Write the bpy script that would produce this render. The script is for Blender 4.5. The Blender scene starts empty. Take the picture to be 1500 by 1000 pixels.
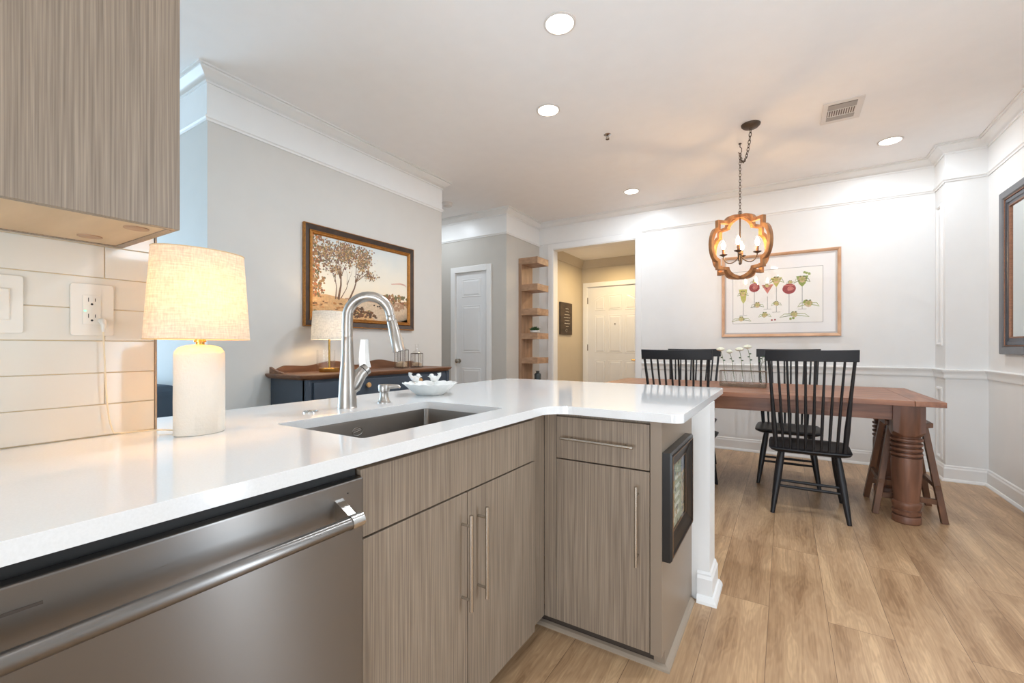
import bpy, bmesh, math, random
from mathutils import Vector, Matrix
from mathutils.geometry import tessellate_polygon
PI = math.pi
random.seed(7)
sc = bpy.context.scene
C = sc.collection

# ------------------------------------------------------------ camera, world, lights
CAMZ = 1.14
cam_d = bpy.data.cameras.new('camera'); cam = bpy.data.objects.new('camera', cam_d); C.objects.link(cam)
cam.location = (0, 0, CAMZ); cam.rotation_euler = (PI/2, 0, math.atan2(400, 640.6))
cam_d.sensor_fit = 'HORIZONTAL'; cam_d.sensor_width = 36; cam_d.lens = 36*640.6/1500
cam_d.shift_y = 8/1500; cam_d.clip_start = .02
sc.camera = cam
sc.view_settings.view_transform = 'Standard'; sc.view_settings.look = 'None'
sc.view_settings.gamma = 1; sc.view_settings.use_curve_mapping = False
sc.view_settings.exposure = 0.36
w = bpy.data.worlds.new('world'); sc.world = w; w.use_nodes = True
w.node_tree.nodes['Background'].inputs[0].default_value = (.55, .72, 1, 1)
w.node_tree.nodes['Background'].inputs[1].default_value = 1.2

def area(name, loc, rot, sx, sy, power, col, shape='RECTANGLE', spread=PI):
    d = bpy.data.lights.new(name, 'AREA'); d.shape = shape; d.size = sx; d.energy = power; d.color = col; d.spread = spread
    if shape in ('RECTANGLE', 'ELLIPSE'): d.size_y = sy
    o = bpy.data.objects.new(name, d); o.location = loc; o.rotation_euler = rot; C.objects.link(o); return o
# daylight through the living room window (left) and the patio door (right), plus fill from an added window (behind)
area('daylight_living', (-6.9, -.3, 1.5), (0, -PI/2, 0), 1.9, 2.8, 112, (.54, .78, 1))
area('daylight_patio', (1.38, 1.35, 1.2), (0, PI/2, 0), 2.0, .18, 13, (.82, .92, 1))
area('fill_kitchen', (.1, -2.42, .80), (PI/2, 0, 0), 1.9, 1.0, 52, (.82, .91, 1))  # unseen fill light, added behind the camera to brighten room and ceiling
CEIL = 2.86
DOWN = [(-1.016, 2.106), (-1.459, 2.833), (-1.44, 4.798), (.744, 4.766), (.75, 2.2), (-.2, -.2), (-.2, -1.5), (-3.9, 4.0)]  # kitchen and patio side entries are extra, unseen, added for even light
DOWN_W = [12, 12, 8, 8, 13, 3, 3, 6]
for i, (x, y) in enumerate(DOWN):
    area('downlight', (x, y, CEIL-.012), (0, 0, 0), .13, .13, DOWN_W[i], (.81, .90, 1), 'DISK')
area('foyer_light', (-2.1, 6.0, 2.40), (0, 0, 0), .25, .25, 11, (1, .74, .40), 'DISK')

# ------------------------------------------------------------ materials
def lin(c): return tuple(((v/255)/12.92 if v/255 <= .04045 else ((v/255+.055)/1.055)**2.4) for v in c)+(1,)
class NT:
    def __init__(s, name):
        s.m = bpy.data.materials.new(name); s.m.use_nodes = True; s.t = s.m.node_tree; s.b = s.t.nodes['Principled BSDF']
    def n(s, typ, **k):
        o = s.t.nodes.new(typ)
        for a, v in k.items(): setattr(o, a, v)
        return o
    def l(s, a, b): s.t.links.new(a, b)
def setb(b, col=None, rough=None, metal=None, spec=None, trans=None, ior=None, em=None, es=None, coat=None):
    if col: b.inputs['Base Color'].default_value = col
    if rough is not None: b.inputs['Roughness'].default_value = rough
    if metal is not None: b.inputs['Metallic'].default_value = metal
    if spec is not None: b.inputs['Specular IOR Level'].default_value = spec
    if trans is not None: b.inputs['Transmission Weight'].default_value = trans
    if ior is not None: b.inputs['IOR'].default_value = ior
    if em: b.inputs['Emission Color'].default_value = em
    if es is not None: b.inputs['Emission Strength'].default_value = es
    if coat is not None: b.inputs['Coat Weight'].default_value = coat
def plain(name, rgb, rough=.5, metal=0, var=.04, scale=8, bump=0, bscale=60, **k):
    """painted / plain surface: colour with a faint noise mottling"""
    q = NT(name); setb(q.b, lin(rgb), rough, metal, **k)
    tc = q.n('ShaderNodeTexCoord')
    if var:
        no = q.n('ShaderNodeTexNoise'); no.inputs['Scale'].default_value = scale; no.inputs['Detail'].default_value = 3
        q.l(tc.outputs['Object'], no.inputs['Vector'])
        r = q.n('ShaderNodeValToRGB'); c = lin(rgb)
        r.color_ramp.elements[0].position = .3; r.color_ramp.elements[1].position = .7
        r.color_ramp.elements[0].color = tuple(v*(1-var) for v in c[:3])+(1,)
        r.color_ramp.elements[1].color = tuple(min(1, v*(1+var)) for v in c[:3])+(1,)
        q.l(no.outputs['Fac'], r.inputs[0]); q.l(r.outputs[0], q.b.inputs['Base Color'])
    if bump:
        n2 = q.n('ShaderNodeTexNoise'); n2.inputs['Scale'].default_value = bscale; q.l(tc.outputs['Object'], n2.inputs['Vector'])
        bp = q.n('ShaderNodeBump'); bp.inputs['Strength'].default_value = bump; bp.inputs['Distance'].default_value = .002
        q.l(n2.outputs['Fac'], bp.inputs['Height']); q.l(bp.outputs[0], q.b.inputs['Normal'])
    return q.m
def grain(name, c1, c2, scale, rough=.45, axis=(1, 1, 1), c3=None, bump=.1, detail=6, distort=0, lo=.3, hi=.7, **k):
    """stretched noise: wood grain / brushed metal; axis = per-axis scale"""
    q = NT(name); setb(q.b, None, rough, **k)
    tc = q.n('ShaderNodeTexCoord'); mp = q.n('ShaderNodeMapping'); mp.inputs['Scale'].default_value = axis
    no = q.n('ShaderNodeTexNoise'); no.inputs['Scale'].default_value = scale; no.inputs['Detail'].default_value = detail
    no.inputs['Distortion'].default_value = distort
    r = q.n('ShaderNodeValToRGB'); e = r.color_ramp.elements
    e[0].position = lo; e[0].color = lin(c1); e[1].position = hi; e[1].color = lin(c2)
    if c3: x = e.new((lo+hi)/2); x.color = lin(c3)
    q.l(tc.outputs['Object'], mp.inputs[0]); q.l(mp.outputs[0], no.inputs['Vector']); q.l(no.outputs['Fac'], r.inputs[0]); q.l(r.outputs[0], q.b.inputs['Base Color'])
    if bump:
        bp = q.n('ShaderNodeBump'); bp.inputs['Strength'].default_value = bump; bp.inputs['Distance'].default_value = .001
        q.l(no.outputs['Fac'], bp.inputs['Height']); q.l(bp.outputs[0], q.b.inputs['Normal'])
    return q.m
def emis(name, rgb, strength):
    q = NT(name); setb(q.b, lin(rgb), .5, em=lin(rgb), es=strength); return q.m
def glass(name, rgb=(255, 255, 255), rough=.02, ior=1.35):
    q = NT(name); setb(q.b, lin(rgb), rough, trans=1, ior=ior); return q.m

def thin_glass(name, GK=.3):
    q = NT(name); t = q.t; t.nodes.remove(q.b); out = [n for n in t.nodes if n.type == 'OUTPUT_MATERIAL'][0]
    tr = q.n('ShaderNodeBsdfTransparent'); gl = q.n('ShaderNodeBsdfGlossy'); gl.inputs['Roughness'].default_value = .03
    lw = q.n('ShaderNodeLayerWeight'); lw.inputs[0].default_value = .25; pw = q.n('ShaderNodeMath', operation='POWER'); pw.inputs[1].default_value = 2; q.l(lw.outputs['Facing'], pw.inputs[0]); fr_ = q.n('ShaderNodeMath', operation='MULTIPLY_ADD'); fr_.inputs[1].default_value = GK; fr_.inputs[2].default_value = .035; q.l(pw.outputs[0], fr_.inputs[0]); mx = q.n('ShaderNodeMixShader')
    q.l(fr_.outputs[0], mx.inputs[0]); q.l(tr.outputs[0], mx.inputs[1]); q.l(gl.outputs[0], mx.inputs[2]); q.l(mx.outputs[0], out.inputs[0]); return q.m
M = {}
M['white'] = plain('white_wall_paint', (232, 232, 230), .55, var=.01)
M['trim'] = plain('white_trim_paint', (238, 238, 236), .35, var=.01)
M['grey'] = plain('greige_wall_paint', (212, 209, 203), .6, var=.012)
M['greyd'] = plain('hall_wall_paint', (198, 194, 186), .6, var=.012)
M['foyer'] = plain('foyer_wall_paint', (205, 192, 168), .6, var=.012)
M['ceil'] = plain('ceiling_paint', (248, 247, 246), .8, var=.01)
M['door'] = plain('door_paint', (232, 233, 233), .35, var=.01)
M['lam'] = grain('taupe_laminate', (112, 98, 84), (164, 147, 128), 1, .42, (260, 260, 3.5), c3=(140, 124, 107), bump=.06, detail=5, lo=.25, hi=.75)
M['lamin'] = plain('laminate_panel', (143, 127, 110), .4, var=.03, scale=3)
M['under'] = grain('cabinet_underside', (190, 165, 130), (205, 182, 148), 2, .5, (1, 8, 1), bump=0)
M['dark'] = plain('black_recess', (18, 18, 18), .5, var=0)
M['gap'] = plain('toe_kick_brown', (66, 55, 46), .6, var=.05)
M['shoe'] = plain('taupe_shoe_moulding', (158, 142, 124), .4, var=.02)
M['tile'] = plain('glazed_white_tile', (218, 212, 200), .14, var=.01, bump=.15, bscale=9)
M['grout'] = plain('beige_grout', (212, 190, 152), .8, var=.04)
M['nickel'] = plain('brushed_nickel', (196, 190, 180), .26, 1, var=.02)
M['chromeish'] = plain('polished_steel', (205, 204, 202), .12, 1, var=0)
M['plate'] = plain('white_plastic', (224, 217, 205), .3, var=0)
M['black'] = plain('black_painted_wood', (20, 20, 24), .45, var=.1, scale=20)
M['blackm'] = plain('black_frame', (24, 22, 21), .3, var=.1)
M['bronze'] = plain('aged_bronze', (92, 78, 66), .5, .6, var=.12, scale=30)
M['brass'] = plain('brushed_brass', (200, 160, 90), .25, 1, var=.03)
M['gold'] = plain('gilt_edge', (176, 120, 58), .4, .6, var=.2, scale=60)
M['ceramic'] = plain('textured_white_ceramic', (226, 219, 206), .6, var=.03, bump=.5, bscale=120)
M['dish'] = plain('glazed_white_dish', (230, 230, 226), .3, var=.03, scale=20)
M['navy'] = plain('slate_blue_paint', (62, 72, 84), .45, var=.05)
M['sofa'] = plain('slate_fabric', (70, 84, 98), .9, var=.06, bump=.3, bscale=200)
M['dwood'] = grain('sideboard_top_wood', (92, 60, 42), (140, 98, 70), 3, .4, (6, 1, 6), c3=(116, 78, 54))
M['table'] = grain('reddish_table_wood', (112, 72, 50), (170, 118, 86), 2.2, .38, (1, 9, 9), c3=(144, 94, 67), distort=.4)
M['leg'] = grain('turned_leg_wood', (92, 62, 47), (140, 97, 74), 2.5, .42, (7, 7, 1), c3=(116, 78, 59), distort=.4)
M['stool'] = grain('stool_oak', (88, 56, 36), (134, 90, 58), 3, .45, (6, 6, 1.2), c3=(110, 72, 46))
M['oakv'] = grain('shelf_oak', (142, 112, 88), (176, 143, 115), 3, .5, (7, 7, 1), c3=(160, 128, 102))
M['oakh'] = grain('shelf_oak_flat', (152, 121, 95), (186, 152, 122), 3, .5, (4, 4, 9), c3=(170, 136, 108))
M['lant'] = grain('lantern_wood', (120, 78, 44), (186, 134, 84), 6, .55, (4, 4, 2), c3=(156, 106, 64))
M['pine'] = grain('pale_maple_frame', (196, 152, 118), (222, 184, 152), 3, .4, (2, 2, 2))
M['greyframe'] = plain('pewter_frame', (112, 114, 118), .4, .2, var=.08)
M['greyrib'] = plain('pewter_ribs', (90, 94, 102), .35, .5, var=.08)
M['copper'] = plain('copper_edge', (140, 98, 74), .4, .5, var=.25, scale=90)
M['mirror'] = plain('mirror_glass', (225, 230, 228), .03, 1, var=0)
M['paper'] = plain('white_mat_board', (244, 243, 242), .8, var=.01)
M['glass'] = thin_glass('clear_glass', .75)
M['bulb'] = emis('glowing_bulb', (255, 204, 140), 160)
M['lbulb'] = emis('lamp_bulb', (255, 190, 92), 66)
M['lbulb2'] = emis('small_lamp_bulb', (255, 220, 172), 60)
M['lens'] = emis('downlight_lens', (255, 246, 232), 7)
M['green_led'] = emis('green_led', (90, 255, 130), 3)
M['leaf'] = plain('plant_green', (58, 88, 52), .5, var=.2, scale=40)
M['petal'] = plain('cream_petals', (238, 236, 214), .7, var=.05)
M['stem'] = plain('stem_green', (92, 110, 70), .6, var=.1)
M['wire'] = plain('rack_metal', (120, 104, 88), .5, .7, var=.1)
M['signb'] = grain('dark_sign_board', (56, 44, 34), (84, 68, 52), 4, .7, (1, 1, 4))
M['chalk'] = plain('sign_lettering', (214, 206, 188), .8, var=0)
M['vase'] = plain('dark_grey_vase', (58, 66, 68), .3, var=.1)
M['cork'] = plain('potpourri', (196, 170, 140), .8, var=.3, scale=200)
M['cord'] = plain('ivory_cord', (226, 208, 176), .4, var=0)
M['vent'] = plain('vent_white', (226, 220, 214), .5, var=0)
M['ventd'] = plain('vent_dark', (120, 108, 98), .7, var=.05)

# stainless steel: brushed, anisotropic
def steel(name, rgb, rough, axis):
    q = NT(name); setb(q.b, lin(rgb), rough, 1)
    q.b.inputs['Anisotropic'].default_value = .85; q.b.inputs['Anisotropic Rotation'].default_value = .25; tg = q.n('ShaderNodeTangent', direction_type='RADIAL', axis='Z'); q.l(tg.outputs[0], q.b.inputs['Tangent'])
    tc = q.n('ShaderNodeTexCoord'); mp = q.n('ShaderNodeMapping'); mp.inputs['Scale'].default_value = axis
    no = q.n('ShaderNodeTexNoise'); no.inputs['Scale'].default_value = 3; no.inputs['Detail'].default_value = 4
    mr = q.n('ShaderNodeMapRange'); mr.inputs['To Min'].default_value = rough-.05; mr.inputs['To Max'].default_value = rough+.06
    q.l(tc.outputs['Object'], mp.inputs[0]); q.l(mp.outputs[0], no.inputs['Vector']); q.l(no.outputs['Fac'], mr.inputs[0]); q.l(mr.outputs[0], q.b.inputs['Roughness'])
    return q.m
M['steel'] = steel('stainless_steel', (134, 130, 126), .3, (1, 2, 300))
M['sink'] = steel('sink_steel', (150, 144, 138), .32, (2, 200, 2))
M['faucet'] = plain('faucet_nickel', (176, 170, 163), .33, 1, var=.02)

# quartz
q = NT('white_quartz'); setb(q.b, lin((236, 236, 235)), .09, coat=.3)
tc = q.n('ShaderNodeTexCoord'); no = q.n('ShaderNodeTexNoise'); no.inputs['Scale'].default_value = 300
r = q.n('ShaderNodeValToRGB'); r.color_ramp.elements[0].color = lin((228, 228, 226)); r.color_ramp.elements[1].color = lin((240, 240, 239))
q.l(tc.outputs['Object'], no.inputs['Vector']); q.l(no.outputs['Fac'], r.inputs[0]); q.l(r.outputs[0], q.b.inputs['Base Color']); M['quartz'] = q.m

# lamp shades: diffuse + translucent linen
def shade(name, rgb, wv=260):
    q = NT(name); t = q.t; t.nodes.remove(q.b)
    out = [n for n in t.nodes if n.type == 'OUTPUT_MATERIAL'][0]
    d = q.n('ShaderNodeBsdfDiffuse'); tr = q.n('ShaderNodeBsdfTranslucent'); mx = q.n('ShaderNodeMixShader'); mx.inputs[0].default_value = .08
    tc = q.n('ShaderNodeTexCoord'); mp = q.n('ShaderNodeMapping'); mp.inputs['Scale'].default_value = (wv, wv, 60)
    no = q.n('ShaderNodeTexNoise'); no.inputs['Scale'].default_value = 1; no.inputs['Detail'].default_value = 2
    mp2 = q.n('ShaderNodeMapping'); mp2.inputs['Scale'].default_value = (30, 30, wv*1.4)
    n2 = q.n('ShaderNodeTexNoise'); n2.inputs['Scale'].default_value = 1
    ad = q.n('ShaderNodeMath', operation='ADD'); r = q.n('ShaderNodeValToRGB')
    r.color_ramp.elements[0].position = .35; r.color_ramp.elements[1].position = .65
    r.color_ramp.elements[0].color = tuple(v*.7 for v in lin(rgb)[:3])+(1,); r.color_ramp.elements[1].color = lin(rgb)
    hv = q.n('ShaderNodeMath', operation='MULTIPLY'); hv.inputs[1].default_value = .5
    q.l(tc.outputs['Object'], mp.inputs[0]); q.l(tc.outputs['Object'], mp2.inputs[0]); q.l(mp.outputs[0], no.inputs['Vector']); q.l(mp2.outputs[0], n2.inputs['Vector'])
    q.l(no.outputs['Fac'], ad.inputs[0]); q.l(n2.outputs['Fac'], ad.inputs[1]); q.l(ad.outputs[0], hv.inputs[0]); q.l(hv.outputs[0], r.inputs[0])
    q.l(r.outputs[0], d.inputs[0]); q.l(r.outputs[0], tr.inputs[0]); q.l(d.outputs[0], mx.inputs[1]); q.l(tr.outputs[0], mx.inputs[2]); q.l(mx.outputs[0], out.inputs[0])
    return q.m
M['linen'] = shade('linen_shade', (232, 222, 204)); M['linen2'] = shade('white_shade', (240, 234, 224))

# plank floor
q = NT('oak_plank_floor'); setb(q.b, None, .34)
tc = q.n('ShaderNodeTexCoord'); mp = q.n('ShaderNodeMapping'); mp.inputs['Rotation'].default_value = (0, 0, PI/2); mp.inputs['Location'].default_value = (.38, .06, 0)
br = q.n('ShaderNodeTexBrick'); br.offset = .37; br.offset_frequency = 2
for k, v in dict(Scale=1, **{'Mortar Size': .001, 'Mortar Smooth': .1, 'Bias': 0, 'Brick Width': 1.85, 'Row Height': .2115}).items(): br.inputs[k].default_value = v
br.inputs['Color1'].default_value = (0, 0, 0, 1); br.inputs['Color2'].default_value = (1, 1, 1, 1); br.inputs['Mortar'].default_value = (.5, .5, .5, 1)
q.l(tc.outputs['Object'], mp.inputs[0]); q.l(mp.outputs[0], br.inputs['Vector'])
# per-plank offset of the grain
sp = q.n('ShaderNodeSeparateColor'); q.l(br.outputs['Color'], sp.inputs[0])
cb = q.n('ShaderNodeCombineXYZ'); mu = q.n('ShaderNodeMath', operation='MULTIPLY'); mu.inputs[1].default_value = 13.7
q.l(sp.outputs[0], mu.inputs[0]); q.l(mu.outputs[0], cb.inputs[1]); q.l(mu.outputs[0], cb.inputs[2])
va = q.n('ShaderNodeVectorMath', operation='ADD'); q.l(mp.outputs[0], va.inputs[0]); q.l(cb.outputs[0], va.inputs[1])
m2 = q.n('ShaderNodeMapping'); m2.inputs['Scale'].default_value = (1.1, 7, 1); q.l(va.outputs[0], m2.inputs[0])
n1 = q.n('ShaderNodeTexNoise'); n1.inputs['Scale'].default_value = 1.5; n1.inputs['Detail'].default_value = 4; n1.inputs['Distortion'].default_value = .25; q.l(m2.outputs[0], n1.inputs['Vector'])
# contour rings of the noise = cathedral grain
rg = q.n('ShaderNodeMath', operation='MULTIPLY'); rg.inputs[1].default_value = 95; q.l(n1.outputs['Fac'], rg.inputs[0])
sn = q.n('ShaderNodeMath', operation='SINE'); q.l(rg.outputs[0], sn.inputs[0])
m3 = q.n('ShaderNodeMapping'); m3.inputs['Scale'].default_value = (5, 170, 1); q.l(va.outputs[0], m3.inputs[0])
n3 = q.n('ShaderNodeTexNoise'); n3.inputs['Scale'].default_value = 1; n3.inputs['Detail'].default_value = 3; q.l(m3.outputs[0], n3.inputs['Vector'])
s1 = q.n('ShaderNodeMath', operation='MULTIPLY_ADD'); s1.inputs[1].default_value = .045; q.l(sn.outputs[0], s1.inputs[0]); q.l(n1.outputs['Fac'], s1.inputs[2])
s2 = q.n('ShaderNodeMath', operation='MULTIPLY_ADD'); s2.inputs[1].default_value = .42; q.l(n3.outputs['Fac'], s2.inputs[0]); q.l(s1.outputs[0], s2.inputs[2])
s3 = q.n('ShaderNodeMath', operation='MULTIPLY_ADD'); s3.inputs[1].default_value = .10; q.l(sp.outputs[0], s3.inputs[0]); q.l(s2.outputs[0], s3.inputs[2])
r = q.n('ShaderNodeValToRGB'); e = r.color_ramp.elements
e[0].position = .52; e[0].color = lin((146, 112, 80)); e[1].position = .98; e[1].color = lin((208, 174, 134))
x = e.new(.68); x.color = lin((172, 138, 103)); x = e.new(.84); x.color = lin((188, 154, 118))
q.l(s3.outputs[0], r.inputs[0])
mx = q.n('ShaderNodeMix', data_type='RGBA'); q.l(br.outputs['Fac'], mx.inputs[0]); q.l(r.outputs[0], mx.inputs[6]); mx.inputs[7].default_value = lin((112, 84, 60))
q.l(mx.outputs[2], q.b.inputs['Base Color'])
bp = q.n('ShaderNodeBump'); bp.inputs['Strength'].default_value = .12; bp.inputs['Distance'].default_value = .001; q.l(n3.outputs['Fac'], bp.inputs['Height']); q.l(bp.outputs[0], q.b.inputs['Normal'])
M['floor'] = q.m

# ------------------------------------------------------------ mesh helpers
class MB:
    def __init__(s): s.v = []; s.f = []; s.mi = []; s.cur = 0
    def add(s, vs, fs):
        b = len(s.v); s.v += [tuple(p) for p in vs]
        for f in fs: s.f.append(tuple(b+i for i in f)); s.mi.append(s.cur)
        return s
    def box(s, x0, x1, y0, y1, z0, z1):
        x0, x1 = sorted((x0, x1)); y0, y1 = sorted((y0, y1)); z0, z1 = sorted((z0, z1))
        return s.add([(x0, y0, z0), (x1, y0, z0), (x1, y1, z0), (x0, y1, z0), (x0, y0, z1), (x1, y0, z1), (x1, y1, z1), (x0, y1, z1)],
                     [(0, 3, 2, 1), (4, 5, 6, 7), (0, 1, 5, 4), (1, 2, 6, 5), (2, 3, 7, 6), (3, 0, 4, 7)])
    def beam(s, p, q, w, h, up=(0, 0, 1)):
        p = Vector(p); q = Vector(q); d = (q-p).normalized(); up = Vector(up)
        a = d.cross(up).normalized()*w/2; b = a.cross(d).normalized()*h/2
        return s.add([p-a-b, p+a-b, p+a+b, p-a+b, q-a-b, q+a-b, q+a+b, q-a+b],
                     [(0, 3, 2, 1), (4, 5, 6, 7), (0, 1, 5, 4), (1, 2, 6, 5), (2, 3, 7, 6), (3, 0, 4, 7)])
    def tube(s, pts, rad, n=12, closed=False, cap=True, squash=None):
        pts = [Vector(p) for p in pts]; N = len(pts)
        if not isinstance(rad, (list, tuple)): rad = [rad]*N
        rings = []; a = None
        for i, p in enumerate(pts):
            if closed: t = (pts[(i+1) % N]-pts[i-1]).normalized()
            else: t = (pts[min(i+1, N-1)]-pts[max(i-1, 0)]).normalized()
            if a is None:
                a = t.cross(Vector((0, 0, 1)))
                if a.length < .1: a = t.cross(Vector((1, 0, 0)))
                a.normalize()
            else: a = (a-t*a.dot(t)).normalized()
            b = t.cross(a)
            rings.append([p+(a*math.cos(2*PI*k/n)+b*math.sin(2*PI*k/n)*(squash or 1))*rad[i] for k in range(n)])
        vs = [v for r_ in rings for v in r_]; fs = []
        for i in range(N if closed else N-1):
            j = (i+1) % N
            for k in range(n): k2 = (k+1) % n; fs.append((i*n+k, i*n+k2, j*n+k2, j*n+k))
        if cap and not closed: fs += [tuple(range(n-1, -1, -1)), tuple((N-1)*n+k for k in range(n))]
        return s.add(vs, fs)
    def lathe(s, prof, c=(0, 0, 0), n=24, sx=1, sy=1, flute=0, nf=0, cap=True, rot=0):
        """prof: (radius, z) from bottom to top"""
        vs = []; fs = []
        for (r_, z) in prof:
            for k in range(n):
                a = 2*PI*k/n; rr = r_*(1+flute*math.cos(nf*a)) if nf else r_
                x, y = rr*math.cos(a)*sx, rr*math.sin(a)*sy
                if rot: x, y = x*math.cos(rot)-y*math.sin(rot), x*math.sin(rot)+y*math.cos(rot)
                vs.append((c[0]+x, c[1]+y, c[2]+z))
        for i in range(len(prof)-1):
            for k in range(n): k2 = (k+1) % n; fs.append((i*n+k, i*n+k2, (i+1)*n+k2, (i+1)*n+k))
        if cap: fs += [tuple(range(n-1, -1, -1)), tuple((len(prof)-1)*n+k for k in range(n))]
        return s.add(vs, fs)
    def loft(s, loops, cap0=True, cap1=True):
        n = len(loops[0]); vs = [v for l_ in loops for v in l_]; fs = []
        for i in range(len(loops)-1):
            for k in range(n): k2 = (k+1) % n; fs.append((i*n+k, i*n+k2, (i+1)*n+k2, (i+1)*n+k))
        if cap0: fs.append(tuple(range(n-1, -1, -1)))
        if cap1: fs.append(tuple((len(loops)-1)*n+k for k in range(n)))
        return s.add(vs, fs)
    def prism(s, outer, holes, z0, z1, f=lambda x, y, z: (x, y, z)):
        """polygon with holes extruded along local z; f maps local to world"""
        loops = [outer]+list(holes); flat = [p for l_ in loops for p in l_]; n = len(flat)
        tris = tessellate_polygon([[Vector((p[0], p[1], 0)) for p in l_] for l_ in loops])
        vs = [f(p[0], p[1], z0) for p in flat]+[f(p[0], p[1], z1) for p in flat]; fs = []
        for t in tris: fs.append(tuple(t)); fs.append(tuple(i+n for i in reversed(t)))
        b = 0
        for l_ in loops:
            m = len(l_)
            for k in range(m): k2 = (k+1) % m; fs.append((b+k, b+k2, n+b+k2, n+b+k))
            b += m
        return s.add(vs, fs)
    def sphere(s, c, r_, n=12, sz=1, sx=1, sy=1):
        m = max(4, n//2); prof = [(r_*math.sin(PI*i/m)+1e-5, -r_*math.cos(PI*i/m)*sz) for i in range(m+1)]
        return s.lathe(prof, c, n, sx, sy, cap=True)
    def sweep(s, path, prof, closed=False):
        """mitred moulding; prof = (out, z) closed polygon; out = to the right of the path direction"""
        P_ = [Vector((p[0], p[1])) for p in path]; N = len(P_); loops = []
        for i, p in enumerate(P_):
            d0 = (P_[i]-P_[i-1]).normalized() if (i > 0 or closed) else None
            d1 = (P_[(i+1) % N]-P_[i]).normalized() if (i < N-1 or closed) else None
            d0 = d0 or d1; d1 = d1 or d0
            n0 = Vector((d0.y, -d0.x)); n1 = Vector((d1.y, -d1.x)); m = (n0+n1); m = m/(m.dot(n0))
            loops.append([(p.x+m.x*o_, p.y+m.y*o_, z) for o_, z in prof])
        if closed: loops.append(loops[0])
        return s.loft(loops, not closed, not closed)
    def build(s, name, mats, parent=None, smooth=False, bevel=0, seg=2):
        me = bpy.data.meshes.new(name)
        off = Vector((0, 0, 0)); p = parent
        while p: off += p.location; p = p.parent
        me.from_pydata([tuple(Vector(v)-off) for v in s.v], [], s.f)
        bm = bmesh.new(); bm.from_mesh(me)
        bmesh.ops.remove_doubles(bm, verts=bm.verts, dist=1e-6)
        bmesh.ops.recalc_face_normals(bm, faces=bm.faces); bm.to_mesh(me); bm.free()
        if not isinstance(mats, (list, tuple)): mats = [mats]
        for m in mats: me.materials.append(M[m] if isinstance(m, str) else m)
        if len(mats) > 1 and len(me.polygons) == len(s.mi):
            for pl, mi in zip(me.polygons, s.mi): pl.material_index = mi
        if smooth:
            for pl in me.polygons: pl.use_smooth = True
            try: me.set_sharp_from_angle(angle=math.radians(38))
            except Exception: pass
        o = bpy.data.objects.new(name, me); C.objects.link(o)
        if parent: o.parent = parent
        if bevel:
            b = o.modifiers.new('bevel', 'BEVEL'); b.width = bevel; b.segments = seg; b.limit_method = 'ANGLE'; b.angle_limit = math.radians(50)
        return o

def thing(name, label, cat, loc=(0, 0, 0), group=None):
    o = bpy.data.objects.new(name, None); C.objects.link(o); o.location = loc; o.empty_display_size = .05
    o['label'] = label; o['category'] = cat
    if group: o['group'] = group
    return o
def tag(o, label, cat, group=None):
    o['label'] = label; o['category'] = cat
    if group: o['group'] = group
    return o
def struct(o, label=None, cat=None):
    o['kind'] = 'structure'
    if label: o['label'] = label
    if cat: o['category'] = cat
    return o
def part(o, label): o['label'] = label; return o
def rrect(x0, x1, y0, y1, r_, n=6):
    out = []
    for cx, cy, a0 in ((x1-r_, y0+r_, -PI/2), (x1-r_, y1-r_, 0), (x0+r_, y1-r_, PI/2), (x0+r_, y0+r_, PI)):
        for i in range(n+1): a = a0+PI/2*i/n; out.append((cx+r_*math.cos(a), cy+r_*math.sin(a)))
    return out
def bez(p0, p1, p2, p3, n=12):
    p0, p1, p2, p3 = map(Vector, (p0, p1, p2, p3)); o = []
    for i in range(n+1): t = i/n; o.append(p0*(1-t)**3+p1*3*t*(1-t)**2+p2*3*t*t*(1-t)+p3*t**3)
    return o

# ------------------------------------------------------------ room shell
LX, BY, RX, FY = -3.04, -2.5, 1.42, 5.42      # left block face, back wall, right wall, far wall
struct(MB().box(-7.1, 1.6, BY-.1, 6.75, -.1, 0).build('floor', 'floor'), 'wide oak-look plank floor', 'floor')
struct(MB().box(-7.1, 1.6, BY-.1, FY+.12, CEIL, CEIL+.1).build('ceiling', 'ceil'), 'smooth white ceiling', 'ceiling')
struct(MB().box(-7, LX, 1.30, 3.48, 0, CEIL).build('wall_left', 'grey'), 'pale greige wall carrying the landscape painting', 'wall')
# hall wall with door opening
HX, HY = -2.93, 4.56
d0, d1, dz = -3.745, -3.215, 2.13
b = MB(); b.box(-5.5, d0, HY, HY+.12, 0, CEIL); b.box(d1, HX, HY, HY+.12, 0, CEIL); b.box(d0, d1, HY, HY+.12, dz, CEIL); b.box(HX-.12, HX, HY+.12, FY+.12, 0, CEIL)
struct(b.build('wall_hall', 'greyd'), 'greige hall wall with white panelled door', 'wall')
struct(MB().box(-5.6, -5.5, 3.48, HY+.12, 0, CEIL).build('wall_hall_end', 'greyd'))
# far wall with the foyer opening
OX0, OX1, OZ = -2.72, -1.566, 2.485
b = MB(); b.box(HX, OX0, FY, FY+.12, 0, CEIL); b.box(OX1, RX+.1, FY, FY+.12, 0, CEIL); b.box(OX0, OX1, FY, FY+.12, OZ, CEIL)
struct(b.build('wall_far', 'white'), 'white dining wall behind the table', 'wall')
struct(MB().box(1.16, RX, 5.125, FY, 0, CEIL).build('wall_column', 'white'), 'white boxed column in the dining corner', 'wall')
# right wall with patio door opening
PY0, PY1, PZ = 1.10, 1.60, 2.3
b = MB(); b.box(RX, RX+.15, BY, PY0, 0, CEIL); b.box(RX, RX+.15, PY1, FY, 0, CEIL); b.box(RX, RX+.15, PY0, PY1, PZ, CEIL)
struct(b.build('wall_right', 'white'), 'white right wall with the large mirror', 'wall')
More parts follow.
